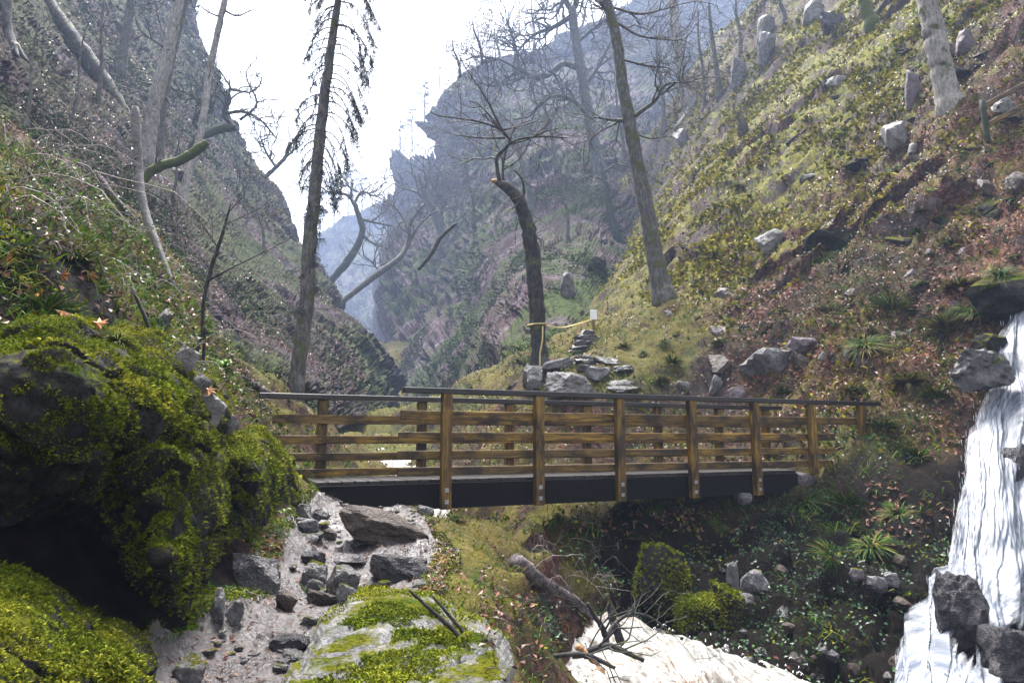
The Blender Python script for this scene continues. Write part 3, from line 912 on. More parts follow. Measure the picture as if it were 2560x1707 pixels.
def rock_mesh(name, dims, seed, sub=3, cuts=16, flat_top=.0, rough=.05, freq=2.5):
    r = np.random.default_rng(seed)
    bm = bmesh.new()
    bmesh.ops.create_icosphere(bm, subdivisions=sub, radius=1.0)
    co = np.array([q.co[:] for q in bm.verts]); co = unit(co)
    nrm = unit(r.normal(size=(cuts, 3)) * [1, 1, .8])
    nrm = np.concatenate([nrm, unit(np.array([[.15, .1, 1], [0, .1, -1], [1, .2, .1], [-1, .1, .15], [.1, -1, .2], [0, 1, 0.1]]) + r.normal(size=(6, 3)) * .12)])
    dist = .5 + .5 * r.random(len(nrm))
    if flat_top: dist[cuts] = .45
    c = co @ nrm.T
    rad = np.where(c > .05, dist[None] / np.maximum(c, .05), 9).min(1)
    v = co * np.minimum(rad, 1.5)[:, None]
    lo, hi = v.min(0), v.max(0)
    v = (v - (lo + hi) / 2) / (hi - lo)
    v = v + unit(v) * (rough * fbm(v * freq * 2 + seed * 3.1, 4, seed))[:, None] + unit(v) * (rough * .6 * fbm(v * freq * 7 + seed, 3, seed + 3))[:, None]
    v = v * np.array(dims)
    fa = np.array([[q.index for q in f.verts] for f in bm.faces])
    bm.free()
    return mesh_np(name, v, fa, False)

def rock(box, mat, label, seed, Y=None, deep=.8, group=None, sub=3, flat_top=0, yaw=0, cuts=14, name="rock", tilt=0, sink=.12, cat="rock", rough=.05):
    """a boulder whose outline fills the photo box (x0, x1, y0, y1)"""
    x0, x1, y0, y1 = box
    if Y is None or Y == 'g': Y = hit_any((x0 + x1) / 2, y1 - .06 * (y1 - y0))
    a = P(x0, y1, Y); b = P(x1, y0, Y)
    w = abs(b[0] - a[0]); h = abs(b[2] - a[2])
    w_, h_ = w, h * (1 + sink)
    me = rock_mesh(name, (w_, w_ * deep, h_), seed, sub, cuts, flat_top, rough)
    c = (a + b) / 2
    c[2] -= h * sink / 2
    c[1] += w_ * deep * .3
    o = link(name, me, M[mat], None, c)
    o.rotation_euler = (0, tilt, yaw)
    return tag(o, label, cat, group)

# ------------------------------------------------------------------ wet footpath, a finer sheet over the ground
nv_, nu_ = 340, 190
yy = np.linspace(3.2, 8.35, nv_)
xl = np.interp(yy, [3.2, 4.2, 5.0, 5.7, 6.9, 7.7, 8.35], [-2.1, -2.15, -2.1, -2.15, -2.35, -2.5, -2.5])
xr = np.interp(yy, [3.2, 4.3, 5.4, 6.2, 6.9, 7.7, 8.35], [-.9, -.9, -.55, -.5, -.5, -.75, -1.0])
u_ = np.linspace(0, 1, nu_)
X = xl[:, None] * (1 - u_) + xr[:, None] * u_
Yp = np.repeat(yy[:, None], nu_, 1)
pp = np.stack([X, Yp, 0 * X], -1)
edge = np.minimum(u_, 1 - u_)[None] + .13 * fbm(pp / .45, 4, 7)
Z = H0(np.stack([X, Yp], -1)) + .055 + .06 * fbm(pp / .4, 4, 71) + .025 * fbm(pp / .13, 4, 73) + .014 * fbm(pp / .05, 3, 75) - .22 * (1 - sstep(0, .09, edge))
d1, d2, idv = worley(pp / .16, 77)
Z += .03 * (idv > .86) * sstep(0.02, .2, d2 - d1)
PV = np.stack([X, Yp, Z], -1)
me = mesh_np("path", PV.reshape(-1, 3), grid_faces(nv_, nu_), True)
mm = np.zeros((nv_, nu_, 4)); mm[..., 0] = (1 - sstep(.0, .1, edge)) * .9
mask_attr(me, mm.reshape(-1, 4))
tag(link("path", me, M['path']), kind='structure')

bpy.context.view_layer.update(); DG = bpy.context.evaluated_depsgraph_get()

# foreground path stones
PS = [((836, 1078, 1280, 1362), 'brown_stone', "big dark wedge shaped rock beside the path just below the bridge beam", 8.0, .5, 0, .2),
      ((732, 780, 1258, 1300), 'wet_stone', "dark square step stone at the top of the wet path by the mossy bank", 7.9, .9, 1, 0),
      ((772, 820, 1276, 1308), 'black_stone', "black low step stone left of the big dark wedge rock", 7.7, .9, 1, 0),
      ((738, 793, 1297, 1337), 'grey_stone', "pale rounded stone on the path below the dark step stones", 7.4, .8, 0, .1),
      ((745, 792, 1334, 1356), 'grey_stone', "small flat pale stone below the rounded pale one", 7.1, .8, 1, 0),
      ((800, 841, 1322, 1350), 'brown_stone', "small brown stone at the foot of the big wedge rock", 7.2, .8, 0, .2),
      ((748, 809, 1380, 1420), 'black_stone', "black block topping the stone cluster in mid path", 6.7, .8, 1, 0),
      ((748, 815, 1402, 1468), 'wet_stone', "grey rock with a dark front in the cluster in mid path", 6.3, .7, 0, .1),
      ((758, 809, 1447, 1486), 'grey_stone', "pale triangular stone at the foot of the mid path cluster", 6.05, .6, 0, 0),
      ((830, 918, 1388, 1420), 'wet_stone', "low dark stone behind the mid path cluster", 6.8, .6, 1, .05),
      ((811, 900, 1416, 1490), 'wet_stone', "large dark broken rock on the right of the mid path cluster", 6.2, .6, 0, .35),
      ((921, 1078, 1385, 1457), 'black_stone', "long black wedge of rock lying across the right half of the path", 6.6, .5, 0, .3),
      ((684, 739, 1480, 1531), 'brown_stone', "lone brown angular rock standing on the wet mud", 5.8, .8, 0, .3),
      ((762, 846, 1480, 1515), 'brown_stone', "thin brown slab lying below the mid path cluster", 5.9, .5, 1, .25),
      ((836, 889, 1462, 1515), 'grey_stone', "grey tilted stone at the lower right of the mid path cluster", 5.85, .7, 0, .2),
      ((748, 800, 1541, 1568), 'wet_stone', "low grey stone barely out of the mud near the mossy foreground outcrop", 5.4, .8, 0, .1),
      ((669, 766, 1592, 1633), 'black_stone', "dark flat rock against the left foot of the foreground outcrop", 4.95, .8, 1, 0),
      ((690, 761, 1626, 1664), 'wet_stone', "grey slab below the dark flat rock at the outcrop's left foot", 4.75, .8, 1, 0),
      ((680, 724, 1660, 1684), 'wet_stone', "smallest grey stone at the lower left foot of the foreground outcrop", 4.55, .8, 1, 0),
      ((636, 693, 1427, 1469), 'black_stone', "dark square block on the wet ledge under the mossy wall", 6.1, .8, 1, 0),
      ((425, 512, 1640, 1712), 'grey_stone', "pale grey pointed rock at the bottom of the path's left edge", 4.2, .7, 0, .35),
      ((515, 566, 1470, 1560), 'grey_stone', "grey upright stone at the foot of the mossy wall's corner", 5.0, .8, 0, .1),
      ((558, 606, 1500, 1566), 'grey_stone', "grey leaning stone beside the upright one below the mossy wall", 5.0, .7, 0, .3),
      ((553, 700, 1384, 1480), 'wet_stone', "pale wet ledge of rock between mossy wall and path", 6.35, .7, 1, -.05),
      ((822, 926, 1238, 1266), 'wet_stone', "left of two flat slabs laid under the end of the bridge beam", 8.2, .4, 1, 0),
      ((926, 1022, 1234, 1266), 'wet_stone', "right of two flat slabs laid under the end of the bridge beam", 8.25, .4, 1, -.04),
      ((1040, 1085, 1265, 1290), 'wet_stone', "small flat stone on the grass beneath the bridge beam", 8.3, .8, 1, .1)]
for i, (bx, m_, lb, Y, dp, ft, tl) in enumerate(PS):
    rock(bx, m_, lb, 100 + i, min(hit_any((bx[0] + bx[1]) / 2, bx[3] - 5), Y + .6), dp, None, 3 if i not in (0, 11, 23) else 4, ft, 0, 12, tilt=tl, name="stone" if bx[1] - bx[0] < 70 else "rock", cat="stone" if bx[1] - bx[0] < 70 else "rock", rough=.045)
# embedded small stones of the path
for i in range(90):
    y = 4.3 + 4.0 * RNG.random() ** 1.2
    x = np.interp(y, [4.3, 5.6, 6.6, 8], [-1.95, -1.95, -2.2, -2.3]) + RNG.random() * 1.2 + .1
    s = .03 + .07 * RNG.random() ** 2
    o = link("pebble", rock_mesh("pebble", (s * 1.6, s * 1.3, s * .7), 900 + i, 2, 8) if i < 12 else peb[i % 12], M['wet_stone'], None, (x, y, float(H0(np.array([[x, y]]))[0]) + .07))
    if i == 0: peb = []
    if i < 12: peb.append(o.data)
    o.rotation_euler = (0, 0, RNG.random() * 6)
    tag(o, "small wet pebble bedded in the muddy footpath", "pebble", "pebbles in the muddy path")

# boulders and steps beyond the bridge
BS = [((1366, 1505, 926, 992), 'pale_stone', "big pale rounded boulder with a mossy top right behind the bridge handrail", 14.2, .8, 0, .03, 4),
      ((1305, 1381, 912, 982), 'wet_stone', "dark angular boulder left of the big pale rounded one", 14.6, .9, 0, .2, 3),
      ((1460, 1528, 913, 955), 'grey_stone', "grey boulder leaning on the right shoulder of the big pale one", 15.0, .8, 0, .1, 3),
      ((1353, 1437, 896, 930), 'grey_stone', "long grey slab sloping up to the foot of the stone steps", 16.0, .6, 0, -.3, 3),
      ((1527, 1590, 912, 938), 'wet_stone', "flat dark stone on the right of the grey boulders", 15.6, .8, 1, 0, 3)]
for i, (bx, m_, lb, Y, dp, ft, tl, sb) in enumerate(BS):
    rock(bx, m_, lb, 300 + i, None, dp, None, sb, ft, 0, 12, name="boulder", cat="boulder", tilt=tl)
ST = [((1441, 1496, 824, 842), 20.2, "topmost stone step of the flight, under the white notice"), ((1436, 1499, 836, 853), 19.6, "second stone step from the top"),
      ((1436, 1497, 849, 864), 19.0, "third stone step from the top"), ((1429, 1490, 861, 877), 18.4, "fourth stone step from the top"),
      ((1415, 1478, 874, 890), 17.8, "fifth stone step from the top, shifted left"), ((1434, 1482, 887, 903), 17.2, "short stone step below the five upper ones"),
      ((1437, 1513, 897, 915), 16.6, "wide dark stone step where the flight bends"), ((1484, 1552, 889, 909), 16.8, "flat dark stone step on the right of the bend"),
      ((1441, 1483, 910, 928), 16.0, "small dark stone step just above the grey boulders"),
      ((1514, 1603, 948, 968), 15.0, "upper of two wide stone steps right of the pale boulder"), ((1518, 1608, 963, 984), 14.6, "lower of two wide stone steps right of the pale boulder")]
for i, (bx, Y, lb) in enumerate(ST):
    rock(bx, 'black_stone' if i % 3 == 2 else 'wet_stone', lb, 340 + i, None, .75, "rough stone steps beyond the bridge", 3, 1, 0, 10, name="stone_step", cat="stone step", sink=.3)

SR = [((1901, 1963, 573, 624), 'pale_stone', "white smooth boulder lying on red leaves halfway up the right hillside", 0, -.5),
      ((1862, 1982, 866, 942), 'grey_stone', "large grey lichen blotched rock low on the right hillside", 0, .1),
      ((1973, 2060, 838, 881), 'purple_stone', "brownish flat rock above the white topped block", 1, -.1),
      ((1984, 2022, 875, 927), 'brown_stone', "dark block with a pale flat top right of the lichen rock", 1, 0),
      ((2051, 2075, 878, 900), 'pale_stone', "small white stone between the block and the standing pale rock", 0, .4),
      ((2112, 2146, 861, 908), 'pale_stone', "pale standing stone below the dark green tussock", 0, .1),
      ((1776, 1838, 884, 934), 'brown_stone', "dark brown rounded block left of the lichen rock", 0, .2),
      ((1778, 1808, 938, 984), 'grey_stone', "grey rock just above the bridge handrail under dry grass", 0, .2),
      ((1690, 1725, 951, 978), 'pale_stone', "white round stone just above the handrail at mid bridge", 0, 0),
      ((2027, 2160, 567, 624), 'moss_rock', "mossy overhanging ledge rock in the middle of the right hillside", 1, -.15),
      ((2315, 2341, 620, 644), 'purple_stone', "small purple grey stone among leaves at far right of the hillside", 0, .2),
      ((1898, 1936, 34, 104), 'pale_stone', "upper pale rock pillar high on the right hillside", 0, .06),
      ((1899, 1937, 72, 160), 'grey_stone', "pale rock pillar standing under the upper one", 0, .06),
      ((1830, 1872, 140, 216), 'grey_stone', "square grey rock pillar at the left edge of the high moss slope", 1, .03),
      ((2014, 2075, -4, 56), 'pale_stone', "white fractured outcrop at the top edge of the hillside", 0, .2),
      ((2049, 2121, 30, 79), 'black_stone', "black angular boulder under the white fractured outcrop", 0, .1),
      ((2074, 2115, 189, 216), 'pale_stone', "white flat rock poking from yellow moss high up", 1, .1),
      ((2270, 2301, 170, 263), 'purple_stone', "tall thin upright slab left of the big right hand trunk", 0, .08),
      ((2217, 2278, 300, 369), 'pale_stone', "bright white tilted slab below the big right hand trunk", 0, -.25),
      ((2398, 2446, 72, 128), 'purple_stone', "purple angular rock right of the big trunk near its foot", 0, .1),
      ((2358, 2382, 106, 143), 'purple_stone', "small purple rock touching the right of the big trunk", 0, 0),
      ((2451, 2496, 442, 490), 'brown_stone', "brown cracked rock below the wooden fence", 0, .1),
      ((2524, 2575, 423, 482), 'brown_stone', "brown cracked rock at the right picture edge below the fence", 0, .1),
      ((1846, 1872, 296, 339), 'brown_stone', "short brown rock stub on the mossy upper slope", 0, 0),
      ((1688, 1730, 318, 364), 'grey_stone', "grey rock slab where the right slope meets the cliff", 0, -.4),
      ((2490, 2556, 240, 285), 'pale_stone', "pale rocks behind the rails of the fence", 0, .2),
      ((1400, 1440, 680, 748), 'grey_stone', "upright grey rock between cliff and slope left of the right tree", 0, 0),
      ((1470, 1520, 640, 690), 'moss_rock', "moss capped rock on the slope's left edge", 0, .1),
      ((2005, 2045, 432, 448), 'grey_stone', "small grey flake on the right hillside", 1, -.3)]
for i, (bx, m_, lb, ft, tl) in enumerate(SR):
    rock(bx, m_, lb, 400 + i, None, .7, None, 3, ft, 0, 12, tilt=tl)
# lesser rocks half sunk in the hillside
vr = [rock_mesh("rock", (1, .9, .8), 500 + i, 2, 9) for i in range(8)]
cnt = 0
while cnt < 110:
    px, py = 1500 + 1060 * RNG.random(), 20 + 960 * RNG.random()
    if py < 900 - (px - 1450) * 1.1: continue
    Y = hit(px, py)
    p = P(px, py, Y); s = .2 + .5 * RNG.random() ** 3
    s *= .75 + .02 * (Y - 12)
    o = link("rock", vr[cnt % 8], None, None, p + [0, .12, -.12 * s])
    if not vr[cnt % 8].materials: vr[cnt % 8].materials.append(M[('purple_stone', 'black_stone', 'moss_rock', 'purple_stone', 'moss_rock')[cnt % 5]])
    o.scale = (s, s, s * (.6 + .7 * RNG.random())); o.rotation_euler = (RNG.random() * .8, RNG.random() * .8, RNG.random() * 6)
    tag(o, "half buried rock of the mossy right hand hillside", "rock", "half buried rocks of the right hillside")
    cnt += 1

bpy.context.view_layer.update(); DG = bpy.context.evaluated_depsgraph_get()

# mossy ledges that jut from the hillside
LM = [rock_mesh("rock_ledge", (1.0, .7, .34), 1300 + i, 3, 9, .5, .07) for i in range(6)]
cnt = 0
while cnt < 80:
    px, py = 1560 + 1000 * RNG.random(), 30 + 820 * RNG.random()
    if py < 820 - (px - 1500) * 1.05 or py > 1000 - (px - 1500) * .35: continue
    Y = hit(px, py)
    p = P(px, py, Y); s = (.5 + 1.1 * RNG.random() ** 2) * (.55 + .02 * Y)
    o = link("rock_ledge", LM[cnt % 6], None, None, p + [0, .25 * s, -.05 * s])
    if not LM[cnt % 6].materials: LM[cnt % 6].materials.append(M[('moss_rock', 'slope_rock', 'moss_rock')[cnt % 3]])
    o.scale = (s, s, s * (.7 + .6 * RNG.random())); o.rotation_euler = (.25 + .3 * RNG.normal(), -.45 + .3 * RNG.normal(), .4 * RNG.normal())
    tag(o, "moss topped rock ledge jutting from the right hand hillside", "rock ledge", "mossy ledges of the right hillside")
    cnt += 1

# ------------------------------------------------------------------ mossy outcrops by the path
def moss_disp(a, s, seed):
    def f(V, N):
        d1, d2, idv = worley(V / s, seed)
        return a * (1.2 * fbm(V / (1.6 * s), 4, seed) + .5 * (idv - .5) - .35 * (1 - sstep(0, .12, d2 - d1)) + .35 * fbm(V / (.25 * s), 4, seed + 5))
    return f

def moss_on(V, N, n, parent, size, wfn=None, name="moss", mat='moss', lean=.7):
    p, q = sample_grid(V, N, n, wfn)
    nn = unit(q + .35 * np.array([0, 0, 1.0]))
    sz = size * (.45 + 1.3 * RNG.random(len(p)) ** 2) * (.8 + .5 * sstep(-.2, .3, fbm(p / .3, 3, 77)))
    v, t = blades_np(p - np.array(parent.location), nn, sz, sz * .55, lean, .5)
    return tag(link(name, mesh_np(name, v, t), M[mat], parent), kind='stuff')

wall = empty("rock_outcrop", P(350, 1560, 4.4), "tall moss draped rock wall left of the wet path with a black overhang", "rock outcrop")
wm, WV, WN = patch("rock_face", (1600, 770), [(770, -250), (1600, -250)], [(770, 300), (850, 470), (950, 540), (1050, 565), (1150, 580), (1300, 560), (1450, 530), (1560, 500), (1600, 490)],
    [(-250, 780, 4.0), (0, 800, 4.1), (250, 800, 4.9), (0, 900, 3.45), (150, 880, 3.6), (250, 900, 3.85), (260, 1000, 3.6), (120, 1000, 3.3), (-250, 1000, 3.1), (0, 1150, 3.3), (200, 1150, 3.45), (280, 1150, 3.95), (300, 1300, 4.1), (345, 1100, 3.9), (390, 1000, 4.1), (430, 1000, 4.3),
     (390, 1250, 3.75), (400, 1400, 3.8), (450, 1150, 4.15), (470, 1400, 4.2), (530, 1100, 4.6), (560, 1200, 5.2), (560, 1000, 5.6), (540, 1450, 5.2), (470, 860, 5.8), (420, 900, 4.9),
     (200, 1350, 4.3), (100, 1450, 4.4), (300, 1500, 4.6), (400, 1500, 4.3), (430, 1560, 4.5), (0, 1350, 3.9), (-250, 1400, 3.6), (300, 1590, 4.5), (0, 1590, 4.3)],
    230, 260, (0, 16, 14, 0), 1.4, moss_disp(.24, .5, 801), True, M['moss_rock'], wall)
moss_on(WV, WN, 90000, wall, .0145, lambda p, q: np.clip(.12 + 1.1 * q[:, 2] + .75 * sstep(-2.55, -2.2, p[:, 0] + .12 * (p[:, 1] - 4)) , 0, 1) * sstep(-.75, -.1, fbm(p / .5, 4, 31)) * sstep(-.32, -.12, fbm(p / .13, 3, 39)))
out2 = empty("rock_outcrop", P(620, 1400, 6.4), "smaller mossy buttress behind the tall mossy wall, ending at the bridge", "rock outcrop")
w2, W2V, W2N = patch("rock_face", (1450, 1060), [(1060, 560), (1200, 565), (1450, 560)], [(1060, 640), (1100, 690), (1150, 740), (1240, 765), (1300, 722), (1450, 665)],
    [(560, 1100, 6.05), (640, 1080, 6.95), (700, 1130, 7.25), (620, 1160, 5.85), (590, 1250, 5.75), (640, 1250, 6.05), (640, 1350, 6.05), (580, 1400, 5.85), (700, 1250, 6.85), (740, 1220, 7.45), (560, 1250, 5.95), (660, 1190, 6.15)],
    120, 130, (4, 10, 14, 0), 1.0, moss_disp(.12, .45, 821), True, M['moss_rock'], out2)
moss_on(W2V, W2N, 30000, out2, .017, lambda p, q: np.clip(.35 + .8 * q[:, 2], 0, 1) * sstep(-.75, -.1, fbm(p / .5, 4, 33)) * sstep(-.32, -.12, fbm(p / .13, 3, 39)))
out3 = empty("rock_outcrop", P(60, 1707, 2.7), "low mossy rocks in the bottom left corner", "rock outcrop")
w3, W3V, W3N = patch("rock_face", (1800, 1395), [(1395, -150), (1800, -150)], [(1395, 30), (1430, 90), (1490, 160), (1540, 200), (1565, 300), (1600, 370), (1660, 400), (1800, 420)],
    [(0, 1400, 3.4), (-150, 1400, 3.2), (60, 1460, 3.1), (0, 1550, 2.5), (100, 1560, 2.75), (180, 1540, 3.2), (150, 1640, 2.75), (250, 1580, 3.3), (330, 1600, 3.4), (300, 1660, 2.9), (380, 1680, 3.2), (200, 1720, 2.7), (0, 1720, 2.3), (-150, 1600, 2.3), (400, 1790, 3.1), (100, 1790, 2.5)],
    150, 130, (0, 12, 12, 0), .9, moss_disp(.09, .35, 841), True, M['moss_rock'], out3)
moss_on(W3V, W3N, 37000, out3, .012, lambda p, q: np.clip(.3 + 1.0 * q[:, 2], 0, 1) * sstep(-.75, -.15, fbm(p / .35, 4, 35)) * sstep(-.3, -.1, fbm(p / .09, 3, 39)))
out4 = empty("rock_outcrop", P(1000, 1707, 4.1), "broad grey and mossy outcrop in the foreground right of the path", "rock outcrop")
w4, W4V, W4N = patch("rock_face", (1850, 1490), [(1490, 900), (1520, 850), (1560, 800), (1620, 770), (1700, 700), (1850, 640)], [(1490, 1060), (1530, 1100), (1560, 1180), (1600, 1250), (1660, 1280), (1720, 1290), (1850, 1290)],
    [(900, 1500, 4.94), (1040, 1500, 5.04), (950, 1530, 4.69), (1100, 1550, 4.54), (850, 1560, 4.49), (1200, 1590, 4.19), (1000, 1600, 4.19), (1260, 1640, 3.94), (800, 1640, 3.99), (1000, 1660, 3.84), (1260, 1700, 3.64), (1280, 1780, 3.44), (720, 1700, 3.64), (900, 1720, 3.49), (1100, 1720, 3.49), (1000, 1840, 3.04), (660, 1840, 3.14)],
    190, 150, (10, 12, 14, 0), .9, moss_disp(.11, .42, 861), False, M['pale_moss_rock'], out4)
moss_on(W4V, W4N, 29000, out4, .014, lambda p, q: np.clip(.1 + 1.1 * q[:, 2], 0, 1) * sstep(.0, .2, fbm(p / .42, 4, 37) + .1 * (p[:, 0] > -.55)))

bpy.context.view_layer.update()
for i, (bx, m_, lb) in enumerate([((372, 425, 770, 850), 'grey_stone', "uppermost pale stone along the crest of the mossy wall"), ((420, 482, 865, 950), 'pale_stone', "whitish stone in the middle of the mossy wall's crest"), ((468, 520, 935, 1000), 'grey_stone', "pale cracked stone below the whitish one on the wall's crest"),
                               ((482, 560, 985, 1060), 'pale_stone', "long pale stone at the lower end of the mossy wall's crest"), ((550, 590, 1035, 1090), 'grey_stone', "small grey block where the wall's crest ends above the bridge")]):
    DG = bpy.context.evaluated_depsgraph_get() if i == 0 else DG
    rock(bx, m_, lb, 700 + i, hit_any((bx[0] + bx[1]) / 2, (bx[2] + bx[3]) / 2) - .03, .6, None, 3, 0, 0, 12, tilt=.5)

# mossy boulders by the stream
MB = [((1588, 1742, 1368, 1520), 8.9, "large yellow green mossy boulder above the white stream"), ((1700, 1800, 1492, 1580), 8.4, "smaller dark mossy boulder at the water's edge below the large one"),
      ((1432, 1500, 1420, 1520), 9.3, "grey rock with moss on its back at the far edge of the stream"), ((1490, 1530, 1440, 1500), 9.2, "brownish stone beside the mossy backed rock"),
      ((1790, 1880, 1470, 1620), 8.4, "dark upright rock with a moss rim right of the stream"), ((1290, 1320, 1388, 1420), 8.2, "small green mossy stone at the head of the fallen log")]
for i, (bx, Y, lb) in enumerate(MB):
    o = rock(bx, 'moss_rock' if i not in (3,) else 'brown_stone', lb, 600 + i, Y, .9, None, 4, 0, 0, 14, name="boulder", cat="boulder", sink=.3, rough=.09)
    if i in (0, 1, 4):
        me = o.data
        co = np.array([q.co[:] for q in me.vertices]) ; no = np.array([q.normal[:] for q in me.vertices])
        k = RNG.integers(0, len(co), 22000 if i == 0 else 9000)
        keep = RNG.random(len(k)) < np.clip(.5 + no[k, 2] * .9 - .3 * no[k, 0], 0, 1)
        k = k[keep]
        v, t = blades_np(co[k] + RNG.normal(size=(len(k), 3)) * .012, unit(no[k] + [0, 0, .3]), .026, .014, .7, .5)
        tag(link("moss", mesh_np("moss", v, t), M['moss'], o), kind='stuff')
# rocks on the dark bank and in the fall
DB = [((2362, 2478, 1440, 1635), 7.75, 'black_stone', "tall black rock splitting the lower waterfall"), ((2490, 2600, 1570, 1760), 7.1, 'black_stone', "black rock in the bottom right corner under the fall"),
      ((2395, 2530, 872, 965), 10.9, 'wet_stone', "dark ledge rock with a wet white top left of the upper fall"), ((1962, 2040, 1178, 1226), 11.6, 'purple_stone', "grey stone wedged under the right end of the bridge"),
      ((2025, 2085, 1600, 1712), 7.9, 'brown_stone', "pale faced rock low on the dark bank"), ((2180, 2220, 1440, 1480), 8.9, 'grey_stone', "largest of the pale stones on the dark bank ledge"),
      ((2130, 2162, 1420, 1450), 9.0, 'purple_stone', "purple grey stone left on the dark bank ledge"), ((2215, 2255, 1432, 1466), 8.9, 'grey_stone', "grey stone nearest the fall on the dark bank ledge"),
      ((1855, 1925, 1425, 1480), 9.0, 'grey_stone', "pale lichen rock in the shade under the bridge's right half"), ((1822, 1850, 1405, 1475), 9.0, 'grey_stone', "thin pale slab left of the lichen rock"),
      ((2520, 2600, 1110, 1230), 9.9, 'black_stone', "black rock at the right edge of the upper fall"), ((1860, 1900, 1640, 1700), 7.6, 'wet_stone', "grey stone at the stream's right margin"),
      ((2480, 2660, 672, 772), 12.2, 'moss_rock', "mossy rock above the top of the fall at the right edge"), ((2460, 2540, 830, 900), 11.6, 'moss_rock', "green topped rock beside the top of the fall"), ((1850, 1880, 1232, 1258), 10.8, 'grey_stone', "small pale stone under the right end of the beam")]
for i, (bx, Y, m_, lb) in enumerate(DB):
    rock(bx, m_, lb, 640 + i, Y, .8, None, 4 if i < 3 else 3, 1 if i in (2,) else 0, 0, 13, sink=.15, rough=.08)

# ------------------------------------------------------------------ the stream
def ribbon(name, ctr, n, m, mat, zfn, seed):
    c = spline(ctr, n)                                    # x y z halfwidth
    d = unit(np.gradient(c[:, :2], axis=0)); nr = np.stack([-d[:, 1], d[:, 0]], -1)
    u = np.linspace(-1, 1, m)
    V = np.empty((n, m, 3))
    V[..., :2] = c[:, None, :2] + nr[:, None] * (u[None, :, None] * c[:, None, 3:4])
    V[..., 2] = c[:, None, 2]
    V, foam = zfn(V, u)
    me = mesh_np(name, V.reshape(-1, 3), grid_faces(n, m), True)
    uv = me.uv_layers.new(name="UVMap")
    s = np.r_[0, np.cumsum(np.linalg.norm(np.diff(c[:, :2], axis=0), axis=1))]
    U = np.stack([np.broadcast_to(u[None] * c[:, 3:4], (n, m)), np.broadcast_to(s[:, None], (n, m))], -1).reshape(-1, 2)
    li = np.empty(len(me.loops), np.int32); me.loops.foreach_get("vertex_index", li)
    uv.data.foreach_set("uv", U[li].astype(np.float32).ravel())
    mask_attr(me, np.stack([foam] * 3 + [np.ones_like(foam)], -1).reshape(-1, 4))
    return link(name, me, mat), V

def stream_z(V, u):
    p = V * [1, 1, 0]
    h = .16 * fbm(p / .9, 4, 3) + .09 * fbm(p / .28, 4, 5)
    hump = .24 * np.exp(-(((V[..., 0] - 1.75) / .55) ** 2 + ((V[..., 1] - 7.35) / .5) ** 2)) + .25 * np.exp(-(((V[..., 0] - 1.1) / .5) ** 2 + ((V[..., 1] - 8.0) / .35) ** 2))
    rag = np.clip(fbm(p / .16, 3, 9), 0, 1) * .13 + .07 * np.abs(fbm(p / .09, 3, 19))
    V = V.copy(); V[..., 2] += (h + rag) * (1 - .8 * u[None] ** 4) + hump
    foam = np.clip(.78 + 1.1 * fbm(p / .5, 4, 11) - 1.1 * np.exp(-(((V[..., 0] - 1.62) / .3) ** 2 + ((V[..., 1] - 7.0) / .35) ** 2)), 0, 1)
    return V, foam
o, SV = ribbon("water", [(-5.6, 33, 1.95, 2.2), (-4.4, 24, 1.42, 2.6), (-3.3, 18, .85, 2.2), (-2.4, 14, .4, 1.5), (-1.3, 11.5, -.1, 1.0), (-.4, 9.8, -.38, .85), (.45, 8.75, -.62, .8), (1.3, 7.7, -.8, 1.15), (1.9, 6.3, -.95, 1.5), (2.7, 4.8, -1.15, 1.7), (4.0, 3.0, -1.4, 2.0)], 330, 90, M['stream'], stream_z, 1)
tag(o, kind='structure')

# ------------------------------------------------------------------ the waterfall
rows = [(735, 2535, 2700, 12.4), (800, 2500, 2700, 12.0), (880, 2462, 2690, 11.3), (940, 2480, 2690, 11.0), (1000, 2440, 2680, 10.8), (1100, 2398, 2650, 10.2), (1200, 2385, 2640, 9.7), (1300, 2362, 2660, 9.1),
        (1400, 2352, 2680, 8.6), (1470, 2305, 2680, 8.2), (1560, 2262, 2680, 7.8), (1640, 2225, 2680, 7.35), (1720, 2190, 2680, 6.9), (1820, 2150, 2680, 6.5)]
ra = np.array(rows, float)
n, m = 270, 130
ty = np.linspace(735, 1820, n); u = np.linspace(0, 1, m)
Lf, Rf, Yf = (np.interp(ty, ra[:, 0], ra[:, k]) for k in (1, 2, 3))
PXf = Lf[:, None] * (1 - u) + Rf[:, None] * u
PYf = np.repeat(ty[:, None], m, 1)
steps = .28 * (sstep(0, 1, (PYf + 25 * np.sin(PXf / 40)) / 140 % 1) - (PYf + 25 * np.sin(PXf / 40)) / 140 % 1)
Yw = Yf[:, None] + .55 * (np.abs(u - .5) * 2)[None] ** 2 + steps
FV = P(PXf, PYf, Yw)
q = np.stack([PXf / 60, PYf / 420, 0 * PXf], -1)
FV[..., 1] += .2 * fbm(q * 2, 4, 5) + .06 * fbm(q * [9, 4, 1], 3, 6)
lip = np.clip(1 - np.arange(n) / 5.0, 0, 1)[:, None] * np.ones((1, m))      # the water comes level out of the slope above
FV[..., 1] += 2.6 * lip ** 1.5
FV[..., 2] = np.where(lip > 0, FV[5, :, 2][None] + .25 * (1 - (1 - lip) ** 2), FV[..., 2])
uu = np.repeat(u[None], n, 0)
body = .57 + .42 * np.exp(-((uu - .45) / .4) ** 2) - (.55 * sstep(.2, 0, uu) + .9 * sstep(.06, 0, uu)) * (1 - .75 * sstep(1330, 1480, PYf))
low = sstep(1330, 1480, PYf)
gap = np.exp(-((PXf - 2425) / 50) ** 2 - ((PYf - 1560) / 90) ** 2) + np.exp(-((PXf - 2540) / 60) ** 2 - ((PYf - 1660) / 100) ** 2)
